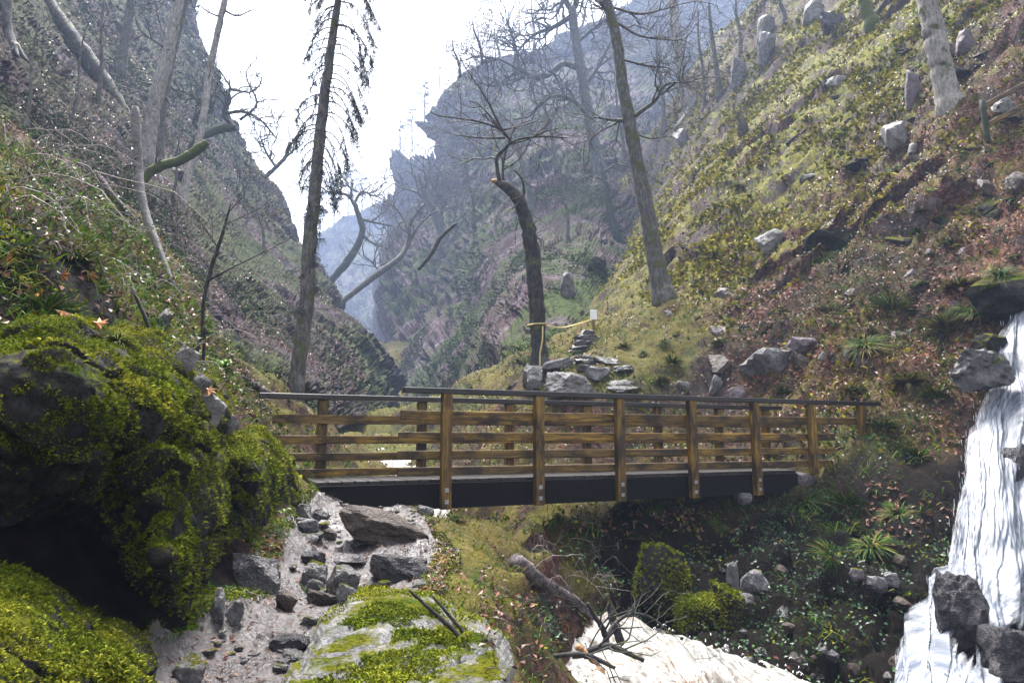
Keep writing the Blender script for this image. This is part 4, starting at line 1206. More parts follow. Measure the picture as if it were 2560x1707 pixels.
foam = body + .25 * low * np.exp(-((uu - .18) / .13) ** 2) + .22 * fbm(np.stack([PXf / 16, PYf / 160, 0 * PXf], -1), 3, 14) - .22 * low * (1 - np.exp(-((uu - .25) / .2) ** 2)) - 1.0 * gap + .25 * fbm(q * [1.2, 3, 1], 3, 12)
me = mesh_np("waterfall", FV.reshape(-1, 3), grid_faces(n, m), True)
uvl = me.uv_layers.new(name="UVMap")
U = np.stack([uu * .62 + .05 * fbm(q, 3, 22), (PYf - 735) / 480], -1).reshape(-1, 2)
li = np.empty(len(me.loops), np.int32); me.loops.foreach_get("vertex_index", li)
uvl.data.foreach_set("uv", U[li].astype(np.float32).ravel())
mask_attr(me, np.stack([foam] * 3 + [np.ones_like(foam)], -1).reshape(-1, 4))
fall = empty("waterfall", P(2450, 1707, 7), "white waterfall tumbling down the dark rocks at the right edge", "waterfall")
me.transform(Matrix.Translation(-fall.location))
link("sheet", me, M['fall'], fall)
# loose strands and droplets in front of the sheet
T = Tubes()
sv = []
for k in range(220):
    i = int(RNG.random() * (n - 4)); j = int(m * (.02 + .16 * RNG.random() ** 2) if RNG.random() < .7 else m * RNG.random())
    p = FV[i, j] + np.array([-.12 * RNG.random(), -.1 - .12 * RNG.random(), .02])
    T.add([p, p + np.array([-.01, -.01, -.03 - .05 * RNG.random()]), p + np.array([-.012, -.02, -.1])], [.0015, .003, .001], 4, 0, False)
tag(T.build("strands", M['spray'], fall), kind='stuff')
# splashes thrown up by the stream
T = Tubes()
for k in range(260):
    a = RNG.random()
    c = np.array([.5 + 2.2 * a + .25 * RNG.normal(), 8.55 - 1.9 * a + .3 * RNG.normal(), -.6 - .2 * a + .1])
    d = np.array([.015 * RNG.normal(), .015 * RNG.normal(), .015 + .03 * RNG.random()])
    T.add([c, c + d * .6, c + d + [d[0], 0, -.03]], [.004, .0035, .001], 4, 0, False)
tag(T.build("splashes", M['spray']), kind='stuff')
# ------------------------------------------------------------------ trees
def rot_about(v, ax, a):
    return v * math.cos(a) + np.cross(ax, v) * math.sin(a) + ax * ax.dot(v) * (1 - math.cos(a))

def grow(T, p, d, length, r, level, o):
    """a crooked twig with its own side twigs"""
    n = max(3, int(4 + length * 2)) if level < 2 else 4
    pts = [p]; step = length / (n - 1)
    d = d / np.linalg.norm(d)
    for k in range(n - 1):
        d = d + RNG.normal(size=3) * o['gnarl'] + np.array([0, 0, o['up']])
        d = d / np.linalg.norm(d)
        pts.append(pts[-1] + d * step)
    pts = np.array(pts)
    T.add(pts, np.linspace(r, max(r * .35, o['rmin'] * .7), n), 5 if r > .03 else (4 if r > .012 else 3), 0, False)
    o['tips'].append(pts[-1])
    if level >= o['levels']: return
    for k in range(o['kids'][min(level, len(o['kids']) - 1)]):
        t = .25 + .75 * RNG.random()
        i = min(int(t * (n - 1)), n - 2)
        q = pts[i] + (pts[i + 1] - pts[i]) * (t * (n - 1) - i)
        base = pts[i + 1] - pts[i]; base = base / np.linalg.norm(base)
        ax = unit(np.cross(base, RNG.normal(size=3)))
        nd = rot_about(base, ax, math.radians(30 + 45 * RNG.random()))
        grow(T, q, nd, length * (.42 + .3 * RNG.random()), max(r * .5, o['rmin']), level + 1, o)

def opts(**k):
    o = dict(gnarl=.22, up=.03, kids=(5, 4, 3), levels=3, rmin=.006, tips=[])
    o.update(k); return o

def px_line(pl, n=None):
    """(px, py, Y, radius in px) -> smooth 3d line and radii"""
    a = np.array(pl, float)
    p = P(a[:, 0], a[:, 1], a[:, 2]); r = a[:, 3] / FPX * a[:, 2]
    c = spline(np.concatenate([p, r[:, None]], 1), n or max(6, len(pl) * 5))
    return c[:, :3], np.maximum(c[:, 3], .002)

def tree(name, label, trunk, bark, limbs=(), twig=None, o=None, cat="tree", group=None, limb_bark=None, trunk_twigs=0, tfrom=.4, sides=12, rough=.07, root=None, twig_len=1.2, limb_twigs=6, snap=None):
    if snap is None: snap = root is not False
    if snap:
        dy = np.clip(hit_any(trunk[0][0], trunk[0][1]) / trunk[0][2], .6, 3.2)
        trunk = [(a, b, c * dy, d) for a, b, c, d in trunk]
        limbs = [[(a, b, c * dy, d) for a, b, c, d in L] for L in limbs]
        twig_len *= dy
    pts, rad = px_line(trunk)
    if snap:
        pts = np.concatenate([[pts[0] + unit(pts[0] - pts[1]) * rad[0] * 2.2], pts]); rad = np.r_[rad[0] * 1.05, rad]
    t = empty(name, pts[0], label, cat, group)
    # flare at the foot and small wobble
    rad = rad * (1 + (.5 if root else .22) * np.exp(-np.linspace(0, 14, len(rad))) * (root is not False))
    pts = pts + RNG.normal(size=pts.shape) * rad[:, None] * .06
    T = Tubes(); T.add(pts, rad, sides, rough)
    if root:
        for k in range(root):
            a = k * 2 * math.pi / root + RNG.random()
            d = np.array([math.cos(a), math.sin(a), 0])
            q0 = pts[0] + np.array([0, 0, rad[0] * .9]); L = rad[0] * (1.6 + 1.2 * RNG.random())
            q = [q0 + d * rad[0] * .5, q0 + d * L * .5 - [0, 0, rad[0] * .9]]
            e = q0 + d * L; e[2] = np.clip(height(e[0], e[1])[0] - .02, pts[0, 2] - 1.2 * rad[0], pts[0, 2] + rad[0])
            q.append(e)
            T.add(spline(q, 6), np.linspace(rad[0] * .5, rad[0] * .12, 6), 7, .1)
    T.build("trunk", M[bark], t)
    o = o or opts()
    tw = Tubes(); any_ = False
    for L in limbs:
        lp, lr = px_line(L)
        lt = Tubes(); lt.add(lp, lr, 7, .08)
        lt.build("limb", M[limb_bark or bark], t)
        for k in range(limb_twigs):
            i = int((.25 + .75 * RNG.random()) * (len(lp) - 2))
            base = unit(lp[i + 1] - lp[i]); ax = unit(np.cross(base, RNG.normal(size=3)))
            grow(tw, lp[i], rot_about(base, ax, math.radians(25 + 45 * RNG.random())), twig_len * (.6 + .8 * RNG.random()), max(lr[i] * .55, o['rmin']), 1, o); any_ = True
        grow(tw, lp[-1], unit(lp[-1] - lp[-2]), twig_len, lr[-1], 1, o); any_ = True
    for k in range(trunk_twigs):
        i = int((tfrom + (1 - tfrom) * RNG.random()) * (len(pts) - 2))
        a = RNG.random() * 6.283
        grow(tw, pts[i], np.array([math.cos(a), math.sin(a), .35 * RNG.normal()]), twig_len * (.5 + RNG.random()), max(rad[i] * .18, o['rmin']), 1, o); any_ = True
    if any_: tag(tw.build("twigs", M[twig or 'twig'], t), kind='stuff')
    return t, pts, rad, o

# T1 the tall spruce by the left end of the bridge
Y1 = 16.5
t1, tp, tr, _ = tree("spruce_tree", "tall thin spruce with drooping needles rising behind the left end of the bridge",
    [(738, 1040, Y1, 20), (742, 985, Y1, 19), (748, 900, Y1, 19), (762, 780, Y1, 19), (772, 640, Y1, 18), (785, 500, Y1, 16), (802, 320, Y1, 14.5), (826, 130, Y1, 11.5), (845, 0, Y1, 9.5), (868, -170, Y1, 6)], 'bark_grey', root=False)
tw = Tubes(); npts, ndir = [], []
def spruce_branch(py, side, dx, dy, dep, dens):
    tx = np.interp(py, [-170, 0, 130, 320, 500, 640, 780], [868, 845, 826, 802, 785, 772, 762])
    b = [(tx, py, Y1, 2.2), (tx + side * dx * .35, py + dy * .05, Y1 + dep * .35, 1.7), (tx + side * dx * .75, py + dy * .45, Y1 + dep * .75, 1.2), (tx + side * dx, py + dy, Y1 + dep, .6)]
    lp, lr = px_line(b, 16)
    tw.add(lp, lr, 4, 0, False)
    for i in range(4, 16):
        for k in range(2 if i > 8 else 1):
            d = np.array([RNG.normal() * .35, RNG.normal() * .35, -.45 - .4 * RNG.random()]) + .3 * unit(lp[min(i + 1, 15)] - lp[i - 1])
            L = (.12 + .3 * RNG.random()) * (1 if dens > .2 else .6)
            q = np.array([lp[i], lp[i] + d * L * .6, lp[i] + d * L + [0, 0, -.04]])
            tw.add(q, [.006, .005, .003], 3, 0, False)
            if RNG.random() < .95 * dens * (i / 14.0) ** 1.7:
                m = int(22 + 18 * RNG.random())
                s = RNG.random((m, 1))
                npts.append(q[0] * (1 - s) + q[2] * s + RNG.normal(size=(m, 3)) * .02); ndir.append(np.repeat(unit(d)[None], m, 0))
for py in np.arange(-160, 440, 21):
    if py < 420: spruce_branch(py + 6 * RNG.normal(), 1, 62 + 36 * RNG.random() if py < 330 else 25 + 30 * RNG.random(), 70 + 50 * RNG.random(), RNG.normal() * .8, .95)
    lf = 1.0 if (py < 120 or 225 < py < 330) else .3
    spruce_branch(py + 6 * RNG.normal(), -1, (45 + 35 * RNG.random()) * (.5 + .5 * lf), 22 + 35 * RNG.random(), RNG.normal() * .8, .5 * lf)
    spruce_branch(py + 6 * RNG.normal(), RNG.choice([-1, 1]), 20 + 15 * RNG.random(), 25 + 30 * RNG.random(), RNG.choice([-1, 1]) * 1.1, .0)
for py in np.arange(430, 800, 12):
    spruce_branch(py, RNG.choice([-1, 1, 1]), 12 + 25 * RNG.random() ** 2, 8 * RNG.normal(), RNG.normal() * .4, 0 if RNG.random() < .9 else .3)
tw.build("branches", M['bark_dark'], t1)
q = np.concatenate(npts); dd = np.concatenate(ndir)
v, t = blades_np(q - np.array(t1.location), unit(dd + RNG.normal(size=dd.shape) * .6), .07, .014, .4, .3)
tag(link("needles", mesh_np("needles", v, t), M['needle'], t1), kind='stuff')

# left side trunks
tree("leaning_tree", "thick leaning mossy trunk crossing the upper left cliff diagonally", [(440, 436, 16.9, 13), (405, 415, 17.2, 18), (372, 395, 17.5, 21), (345, 345, 17.5, 22), (300, 275, 17.4, 22), (230, 165, 17.3, 23), (165, 75, 17.2, 21), (100, -20, 17.2, 20), (40, -110, 17.2, 18)], 'bark_dark', trunk_twigs=4, tfrom=.5)
tree("birch_tree", "snapped white birch trunk with a blunt broken top on the left slope", [(428, 705, 11.5, 7), (402, 640, 11.6, 9), (382, 585, 11.7, 10), (366, 540, 11.8, 10), (352, 480, 11.9, 10), (346, 420, 12, 11), (340, 340, 12, 11.5), (337, 285, 12, 11), (338, 268, 12, 8)], 'bark_birch', trunk_twigs=3, tfrom=.1, twig='bark_dark', twig_len=.7, snap=True)
tree("bare_tree", "pale tall straight trunk just right of the white birch", [(362, 395, 19.5, 20), (378, 300, 19.5, 18), (395, 225, 19.5, 17), (415, 150, 19.5, 16), (432, 70, 19.5, 14), (450, -20, 19.5, 13), (470, -130, 19.5, 11)], 'bark_pale', trunk_twigs=5, tfrom=.3)
tree("bare_tree", "thinner grey trunk close behind the pale tall straight one", [(395, 375, 21, 13), (403, 290, 21, 12), (415, 200, 21, 12), (440, 90, 21, 11), (462, 0, 21, 10), (480, -90, 21, 9)], 'bark_grey', trunk_twigs=3)
tree("bare_tree", "grey trunk high on the left cliff with a flared foot", [(297, 182, 24, 18), (308, 130, 24, 12), (318, 70, 24, 11), (331, -10, 24, 11), (345, -110, 24, 10)], 'bark_grey', trunk_twigs=3)
tree("bare_tree", "slender trunk against the white sky at the left cliff edge", [(455, 505, 20, 9), (470, 440, 20.3, 10), (497, 350, 20.6, 9), (523, 185, 21, 8.5), (540, 100, 21, 8), (562, 0, 21, 8), (578, -80, 21, 6)], 'bark_pale',
     [[(560, 26, 21, 3), (590, 40, 21.2, 2.4), (620, 30, 21.3, 1.6), (642, 22, 21.4, 1)], [(556, 45, 21, 3), (520, 30, 21, 2), (500, 15, 21, 1)]], limb_bark='bark_dark', trunk_twigs=3, limb_twigs=4, twig_len=.8)
tree("bare_tree", "reddish trunk cut by the upper left corner of the picture", [(20, 105, 14.5, 15), (16, 60, 14.5, 14), (14, 0, 14.5, 14), (10, -80, 14.5, 13)], 'bark_grey', root=5)
tree("broken_tree", "mossy green bough bent up to a broken end, with gnarled mossy branches", [(352, 485, 13, 7), (362, 450, 13, 9), (378, 428, 13, 12), (400, 416, 13, 12), (440, 405, 13, 12), (475, 388, 13, 12), (500, 370, 13, 12), (517, 356, 13, 10)], 'bark_green',
     [[(356, 490, 13, 4), (360, 460, 13, 5), (372, 435, 13, 6)]], root=False, limb_twigs=0, twig_len=.3, snap=True)
tree("gnarled_tree", "crooked mossy oak with contorted bare branches on the left cliff", [(470, 395, 14.5, 6), (482, 360, 14.5, 7), (510, 340, 14.5, 9), (545, 325, 14.6, 11), (590, 318, 14.7, 9)], 'bark_moss',
     [[(510, 335, 14.5, 6), (485, 300, 14.5, 6), (500, 282, 14.5, 5), (530, 275, 14.6, 5), (525, 250, 14.6, 4), (490, 245, 14.6, 3)], [(585, 318, 14.7, 6), (560, 285, 14.7, 6), (575, 250, 14.7, 5), (570, 225, 14.8, 4), (610, 230, 14.9, 3)],
      [(560, 285, 14.7, 5), (610, 280, 14.8, 4), (650, 300, 15, 3), (690, 345, 15.2, 2)], [(570, 250, 14.7, 4), (540, 205, 14.8, 3), (510, 180, 15, 2)], [(530, 272, 14.6, 4), (460, 230, 14.5, 3), (400, 215, 14.4, 3), (350, 205, 14.4, 2)], [(600, 300, 14.8, 4), (640, 265, 14.9, 3), (620, 205, 15, 2)]],
     twig='bark_moss', o=opts(gnarl=.4, kids=(4, 4, 2), levels=3), limb_twigs=7, twig_len=.9, root=False, snap=True)
tree("bare_tree", "small bare tree leaning out from the left cliff into the sky", [(668, 438, 33, 6), (690, 418, 33, 5), (712, 395, 33, 5), (725, 355, 33, 4)], 'bark_grey',
     [[(690, 418, 33, 4), (665, 380, 33, 3), (650, 340, 33, 2)], [(712, 395, 33, 3), (735, 375, 33, 2), (745, 345, 33, 1.5)]], o=opts(gnarl=.35), limb_twigs=7, twig_len=1.8, root=False, snap=True)
tree("sapling", "thin dark sapling with bare side twigs on the left bank", [(505, 830, 7.6, 4), (510, 745, 7.6, 4.5), (528, 670, 7.6, 5), (548, 610, 7.6, 4.5), (563, 560, 7.6, 3.5), (577, 508, 7.6, 1.5)], 'bark_dark',
     [[(515, 705, 7.6, 3), (560, 680, 7.5, 2), (640, 640, 7.5, 1.2), (720, 600, 7.5, .8)], [(563, 560, 7.6, 2), (600, 545, 7.7, 1.5), (650, 520, 7.7, .8)], [(545, 620, 7.6, 2), (505, 560, 7.5, 1.2)], [(572, 530, 7.6, 1.5), (610, 490, 7.6, .8)]],
     o=opts(rmin=.003, kids=(3, 3, 2)), limb_twigs=5, twig_len=.5, root=False, tfrom=.2)
tree("stick", "dark upright broken stick at the top of the mossy wall", [(512, 985, 6.6, 4), (508, 920, 6.6, 4), (513, 815, 6.6, 4)], 'bark_dark', root=False, cat="stick")
tree("stick", "dark forked stick leaning against the upright one", [(485, 925, 6.6, 4), (495, 870, 6.6, 4), (510, 820, 6.6, 3)], 'bark_dark', root=False, cat="stick")
tree("stick", "dark dead branch slanting down the bank beside the green moss ridge", [(330, 720, 5.9, 4), (365, 800, 5.9, 5), (385, 860, 5.9, 5), (410, 915, 5.9, 3)], 'bark_dark', root=False, cat="branch")
tree("fallen_log", "reddish split log lying on the slope beneath the white birch", [(250, 445, 10.5, 8), (280, 490, 10.5, 9), (310, 525, 10.6, 10), (340, 555, 10.8, 6)], 'log', root=False, cat="log")

# gorge trees
tree("gnarled_tree", "crooked small oak leaning right of the tall spruce in the mist", [(838, 690, 25.5, 9), (868, 655, 25.5, 10), (893, 615, 25.5, 9), (906, 575, 25.5, 8), (897, 540, 25.5, 7), (885, 505, 25.5, 6)], 'bark_moss',
     [[(890, 520, 25.5, 5), (870, 490, 25.5, 4), (820, 480, 25.4, 2.5)], [(886, 508, 25.5, 4), (905, 480, 25.6, 3), (935, 490, 25.6, 2)], [(902, 548, 25.5, 4), (930, 555, 25.6, 3), (980, 565, 25.7, 2)], [(905, 590, 25.5, 4), (940, 612, 25.6, 2), (965, 620, 25.7, 1)], [(880, 500, 25.5, 3), (875, 470, 25.5, 2), (850, 450, 25.5, 1)]],
     o=opts(gnarl=.35), limb_twigs=7, twig_len=1.5, root=False, snap=True)
tree("leaning_tree", "long thin trunk leaning across the misty gorge slot", [(850, 760, 29, 7), (900, 718, 29.5, 8), (950, 680, 30, 8), (1000, 642, 30.5, 7), (1020, 600, 31, 5), (1025, 560, 31, 4), (1060, 510, 31, 3)], 'bark_grey',
     [[(1010, 635, 31, 4), (1050, 560, 31, 3), (1085, 530, 31, 2)], [(950, 680, 30, 3), (925, 650, 30, 2)], [(1022, 580, 31, 3), (990, 520, 31, 2), (960, 500, 31, 1)]], o=opts(gnarl=.3), limb_twigs=6, twig_len=1.6, root=False, snap=True)
tree("bare_tree", "bare forked tree on the misty right cliff above the leaning trunk", [(1112, 612, 34, 13), (1100, 570, 34, 11), (1080, 520, 34, 9), (1060, 480, 34, 7), (1045, 430, 34, 4)], 'bark_grey',
     [[(1105, 585, 34, 7), (1103, 520, 34, 5), (1100, 450, 34, 3)], [(1080, 520, 34, 5), (1040, 480, 34, 4), (1000, 470, 34, 2)], [(1110, 590, 34, 5), (1150, 545, 34, 3), (1180, 520, 34, 2)], [(1060, 480, 34, 4), (1075, 430, 34, 3), (1070, 390, 34, 2)]], o=opts(gnarl=.3, rmin=.009), limb_twigs=7, twig_len=2.0)
tree("dead_branch", "dark dead branch lying on the misty cliff face below the forked tree", [(1045, 675, 33, 4), (1075, 640, 33, 5), (1105, 590, 33, 5), (1140, 560, 33, 4)], 'bark_dark', root=False, cat="branch")

# the curved broken tree by the steps
tc = tree("broken_tree", "curved dark tree with a snapped top leaning left, tied with yellow tape", [(1352, 925, 17, 26), (1348, 880, 17, 20), (1344, 800, 17, 20), (1338, 720, 17, 20), (1332, 650, 17, 20), (1325, 590, 17, 19), (1308, 530, 17, 17), (1290, 490, 17, 16), (1262, 465, 17, 13), (1242, 455, 17, 6)], 'bark_dark',
     [[(1250, 458, 17, 6), (1243, 420, 17, 5), (1243, 392, 17, 5), (1262, 372, 17, 5), (1275, 352, 17, 4), (1262, 335, 17, 4), (1248, 320, 17, 4)],
      [(1258, 460, 17, 4), (1258, 410, 17.2, 3.5), (1265, 375, 17.2, 3)],
      [(1275, 358, 17, 3), (1300, 348, 17.1, 3), (1350, 342, 17.2, 2.5), (1420, 345, 17.3, 1.5)], [(1255, 325, 17, 3.5), (1235, 285, 17, 3), (1222, 258, 17, 3), (1195, 215, 17, 2), (1160, 165, 17, 1)],
      [(1250, 322, 17, 3), (1200, 305, 16.9, 2.5), (1140, 295, 16.8, 2), (1085, 285, 16.7, 1.5), (1060, 265, 16.7, 1)], [(1262, 345, 17, 3), (1200, 345, 16.9, 2), (1140, 338, 16.8, 1)], [(1258, 325, 17, 3), (1300, 315, 17.1, 2), (1340, 305, 17.2, 1)],
      [(1270, 362, 17, 2.5), (1310, 352, 17.2, 2), (1360, 330, 17.2, 2), (1400, 320, 17.2, 1)], [(1285, 425, 17, 3), (1300, 440, 17, 3), (1310, 480, 17, 3), (1308, 500, 17, 3)]],
     o=opts(gnarl=.25, rmin=.005, kids=(4, 3, 2)), limb_twigs=5, twig_len=1.3, root=0, twig='twig')
sp = Tubes(); a = P(1246, 456, 17); sp.add([a, a + [-.1, 0, .03], a + [-.22, 0, .07]], [.1, .06, .005], 7, .3); sp.build("splintered_end", M['split_wood'], tc[0])
# the tall right tree
tree("bare_tree", "tall grey tree leaning left on the right hillside beside the steps", [(1660, 745, 21.5, 24), (1652, 705, 21.5, 22), (1640, 650, 21.5, 21), (1625, 570, 21.5, 20), (1608, 480, 21.5, 19), (1592, 400, 21.5, 18), (1572, 300, 21.5, 17), (1555, 200, 21.5, 15.5), (1540, 90, 21.5, 14), (1522, 20, 21.5, 13), (1500, -60, 21.5, 12)], 'bark_grey',
     [[(1572, 300, 21.5, 7), (1600, 280, 21.4, 6), (1640, 248, 21.3, 5), (1660, 215, 21.2, 4), (1700, 205, 21.2, 2)], [(1566, 302, 21.5, 5), (1530, 300, 21.4, 4), (1495, 294, 21.3, 2)], [(1560, 150, 21.5, 3), (1620, 165, 21.4, 3), (1660, 168, 21.3, 2)], [(1540, 55, 21.5, 4), (1600, 90, 21.4, 3), (1670, 100, 21.3, 2)],
      [(1535, 20, 21.5, 4), (1600, 35, 21.4, 3), (1680, 18, 21.3, 2)], [(1575, 330, 21.5, 3), (1640, 345, 21.2, 2), (1690, 300, 21, 1)], [(1530, 40, 21.5, 4), (1500, 10, 21.6, 3)]],
     o=opts(gnarl=.25, rmin=.006), limb_twigs=6, twig_len=1.6, root=4)
tree("bare_tree", "big misty oak with mossy arching boughs in front of the far right cliff", [(1500, 430, 33, 15), (1480, 330, 33, 15), (1465, 250, 33, 14), (1448, 150, 33, 13), (1435, 70, 33, 12), (1430, 20, 33, 11)], 'bark_grey',
     [[(1448, 172, 33, 8), (1410, 160, 33, 8), (1375, 185, 33, 8), (1340, 195, 32.8, 7), (1300, 178, 32.6, 6), (1270, 195, 32.4, 4), (1235, 215, 32.3, 3)], [(1465, 285, 30, 6), (1430, 250, 30, 6), (1390, 240, 30, 5), (1350, 260, 30, 4), (1325, 290, 30, 3)],
      [(1432, 40, 33, 8), (1380, 70, 33, 6), (1340, 85, 33, 4), (1310, 110, 33, 3)], [(1432, 30, 33, 8), (1450, -20, 33, 7), (1470, -80, 33, 6)], [(1430, 30, 33, 8), (1400, -20, 33, 7), (1370, -80, 33, 6)], [(1440, 110, 33, 5), (1500, 60, 33, 4), (1560, 30, 33, 3)], [(1300, 178, 32.6, 4), (1290, 120, 32.5, 3), (1270, 60, 32.5, 2)],
      [(1305, 180, 32.6, 4), (1250, 150, 32.5, 3), (1190, 140, 32.5, 2)], [(1460, 220, 33, 5), (1500, 160, 33, 4), (1530, 100, 33, 2)]],
     o=opts(gnarl=.28, rmin=.011, kids=(5, 5, 3)), limb_twigs=11, twig_len=2.4, limb_bark='bark_moss')
# trees on the far right rim
for (a, b, Y, lb, tk) in [((1290, 175), (1270, 20), 50, "bare misty tree left of the big oak on the cliff rim", 12), ((1205, 150), (1180, 40), 54, "small bare tree standing out against the sky on the cliff rim", 10), ((1385, 120), (1400, -60), 52, "bare misty tree behind the big oak's left boughs", 12), ((1580, 120), (1570, -60), 48, "bare misty tree right of the tall leaning grey tree", 10), ((1630, 170), (1640, -40), 46, "thin misty tree between the leaning tree and the pale trunk", 10), ((1150, 185), (1130, 95), 54, "leftmost small bare tree on the cliff rim", 9), ((1250, 165), (1235, 60), 54, "bare tree second from the left end of the cliff rim", 11), ((1335, 130), (1330, -20), 52, "bare tree on the rim left of the big oak's trunk", 12), ((1445, 90), (1480, -90), 52, "bare tree on the rim behind the big oak's top", 12), ((1520, 60), (1500, -110), 50, "bare tree on the rim directly behind the tall leaning trunk", 12), ((1350, 300), (1300, 120), 48, "bare tree half way down the misty cliff under the big oak's boughs", 12), ((1230, 330), (1200, 180), 48, "bare tree on the misty cliff above the curved tree's crown", 12), ((1120, 420), (1090, 280), 48, "bare tree clinging to the misty cliff's left edge", 10)]:
    b = (b[0], max(b[1], -25))
    tree("bare_tree", lb, [(a[0], a[1], Y, 4), ((a[0] * 2 + b[0]) / 3 + 3, (a[1] * 2 + b[1]) / 3, Y, 3.2), ((a[0] + b[0] * 2) / 3 - 3, (a[1] + b[1] * 2) / 3, Y, 2.2), (b[0], b[1], Y, .7)], 'bark_grey', o=opts(gnarl=.24, rmin=.02, kids=(5, 4, 3)), trunk_twigs=tk + 3, tfrom=.15, twig_len=2.5)
tree("bare_tree", "pale straight trunk in mist at the top of the right slope", [(1728, 268, 37, 19), (1712, 225, 37, 15), (1700, 150, 37, 14), (1690, 80, 37, 13.5), (1682, 0, 37, 13), (1675, -90, 37, 12)], 'bark_pale', trunk_twigs=4, tfrom=.3, twig_len=2.0, root=5)
tb, bp, br, bo = tree("beech_tree", "young tree holding rusty leaves beside the pale straight trunk", [(1800, 240, 37, 9), (1790, 160, 37, 7), (1780, 90, 37, 5), (1772, 10, 37, 4)], 'bark_grey', trunk_twigs=12, tfrom=.2, twig_len=1.8, o=opts(rmin=.008, kids=(4, 3, 2)))
def leaf_part(t, tips, n, spread, size, mat, name="leaves"):
    tips = np.array(tips); k = RNG.integers(0, len(tips), n)
    v, f = leaves_np(tips[k] + RNG.normal(size=(n, 3)) * spread - np.array(t.location), np.repeat([[0, -.3, 1.0]], n, 0), size, .6, 1.0)
    return tag(link(name, mesh_np(name, v, f), M[mat], t), kind='stuff')
leaf_part(tb, bo['tips'], 900, .25, .12, 'rust_leaf')
tb, bp, br, bo = tree("beech_tree", "small tree with a cluster of brown leaves between the two main trunks", [(1540, 590, 26, 12), (1528, 540, 26, 10), (1518, 480, 26, 8), (1508, 430, 26, 5), (1500, 400, 26, 3)], 'bark_moss',
     [[(1512, 450, 26, 4), (1470, 440, 26, 3), (1440, 455, 26, 2)], [(1510, 430, 26, 4), (1545, 410, 26, 3), (1575, 420, 26, 2)]], o=opts(rmin=.006), limb_twigs=8, trunk_twigs=6, tfrom=.5, twig_len=1.1)
leaf_part(tb, bo['tips'], 1500, .18, .085, 'rust_leaf')
tree("bare_tree", "thin dark trunk behind the curved broken tree", [(1333, 530, 27, 9), (1322, 470, 27, 8), (1308, 420, 27, 7), (1292, 365, 27, 5), (1280, 300, 27, 3)], 'bark_grey', trunk_twigs=8, tfrom=.3, twig_len=1.4)
tree("bare_tree", "large pale barked trunk at upper right, widest tree on the slope", [(2380, 262, 19.5, 34), (2366, 225, 19.5, 29), (2352, 160, 19.5, 27), (2338, 95, 19.5, 26), (2322, 20, 19.5, 25), (2308, -60, 19.5, 24)], 'bark_pale', root=0)
tree("bare_tree", "mossy footed trunk cut by the top edge left of the large pale one", [(2180, 62, 30, 20), (2168, 30, 30, 15), (2160, 0, 30, 14), (2150, -70, 30, 13)], 'bark_green', root=0)
# more thin trunks and twigs up both sides
for (x0, y0, x1, y1, r, lb) in [(60, 330, 95, 60, 5, "thin bare stem low on the left cliff by the picture edge"), (180, 300, 215, 60, 4, "thin bare stem beside the leaning trunk's lower half"), (245, 250, 262, -60, 6, "thin grey stem left of the trunk with the flared foot"), (430, 500, 452, 330, 4, "slim bare stem under the left cliff edge trunk"),
                                (610, 520, 600, 380, 4, "slim bare tree low on the left cliff's misty face"), (660, 620, 640, 480, 4, "slim bare tree beside the spruce on the left cliff"), (1185, 560, 1165, 380, 5, "bare tree half way up the misty right cliff"), (1420, 600, 1400, 380, 5, "bare slender tree between the curved tree and the tall leaning one"),
                                (1390, 420, 1350, 180, 6, "bare slender tree beneath the big oak's arching boughs"), (1560, 420, 1540, 200, 5, "bare tree just left of the tall leaning grey trunk"), (1660, 330, 1640, 60, 6, "bare slender trunk left of the pale straight one"), (1760, 270, 1745, 20, 5, "slender dark trunk right of the pale straight one"),
                                (1850, 140, 1840, -60, 6, "slender trunk above the square grey rock pillar"), (1960, 60, 1950, -80, 7, "trunk foot near the top edge between the rock pillars")]:
    y1 = max(y1, -25)
    tree("bare_tree", lb, [(x0, y0, 20, r), (x0 * .7 + x1 * .3 + 4, y0 * .7 + y1 * .3, 20, r * .85), (x0 * .35 + x1 * .65 - 3, y0 * .35 + y1 * .65, 20, r * .65), (x1, y1, 20, r * .3)], 'bark_grey', o=opts(gnarl=.24, rmin=.008, kids=(4, 4, 2)), trunk_twigs=9, tfrom=.3, twig_len=1.3, root=0)
# far pines
def pine(px, py0, py1, Y, label, n=9, lean=0):
    Y = hit_any(px, py0 + 14, 300) + 1.0
    py0 += 8
    t, pts, rad, _ = tree("pine_tree", label, [(px, py0, Y, 2.2), (px + lean * .5, (py0 + py1) / 2, Y, 1.8), (px + lean, py1, Y, .8)], 'bark_dark', root=False)
    tw = Tubes(); pp = []; h = pts[-1, 2] - pts[0, 2]
    for k in range(n):
        i = int((.5 + .5 * (k + RNG.random()) / n) * (len(pts) - 1)); a = RNG.random() * 6.283
        L = h * (.08 + .2 * RNG.random()) * (1.15 - .6 * k / n)
        e = pts[i] + np.array([math.cos(a) * L, math.sin(a) * L, L * .15])
        tw.add([pts[i], (pts[i] + e) / 2 + [0, 0, .1], e], [.05, .04, .02], 4, 0, False)
        m = 70; s = .35 + .65 * RNG.random((m, 1))
        pp.append(pts[i] * (1 - s) + e * s + RNG.normal(size=(m, 3)) * [L * .2, L * .2, L * .08])
    tw.build("branches", M['bark_dark'], t)
    q = np.concatenate(pp)
    v, f = leaves_np(q - np.array(t.location), np.repeat([[0, 0, 1.0]], len(q), 0), h * .035, .4, 1.2)
    tag(link("needles", mesh_np("needles", v, f), M['needle'], t), kind='stuff')
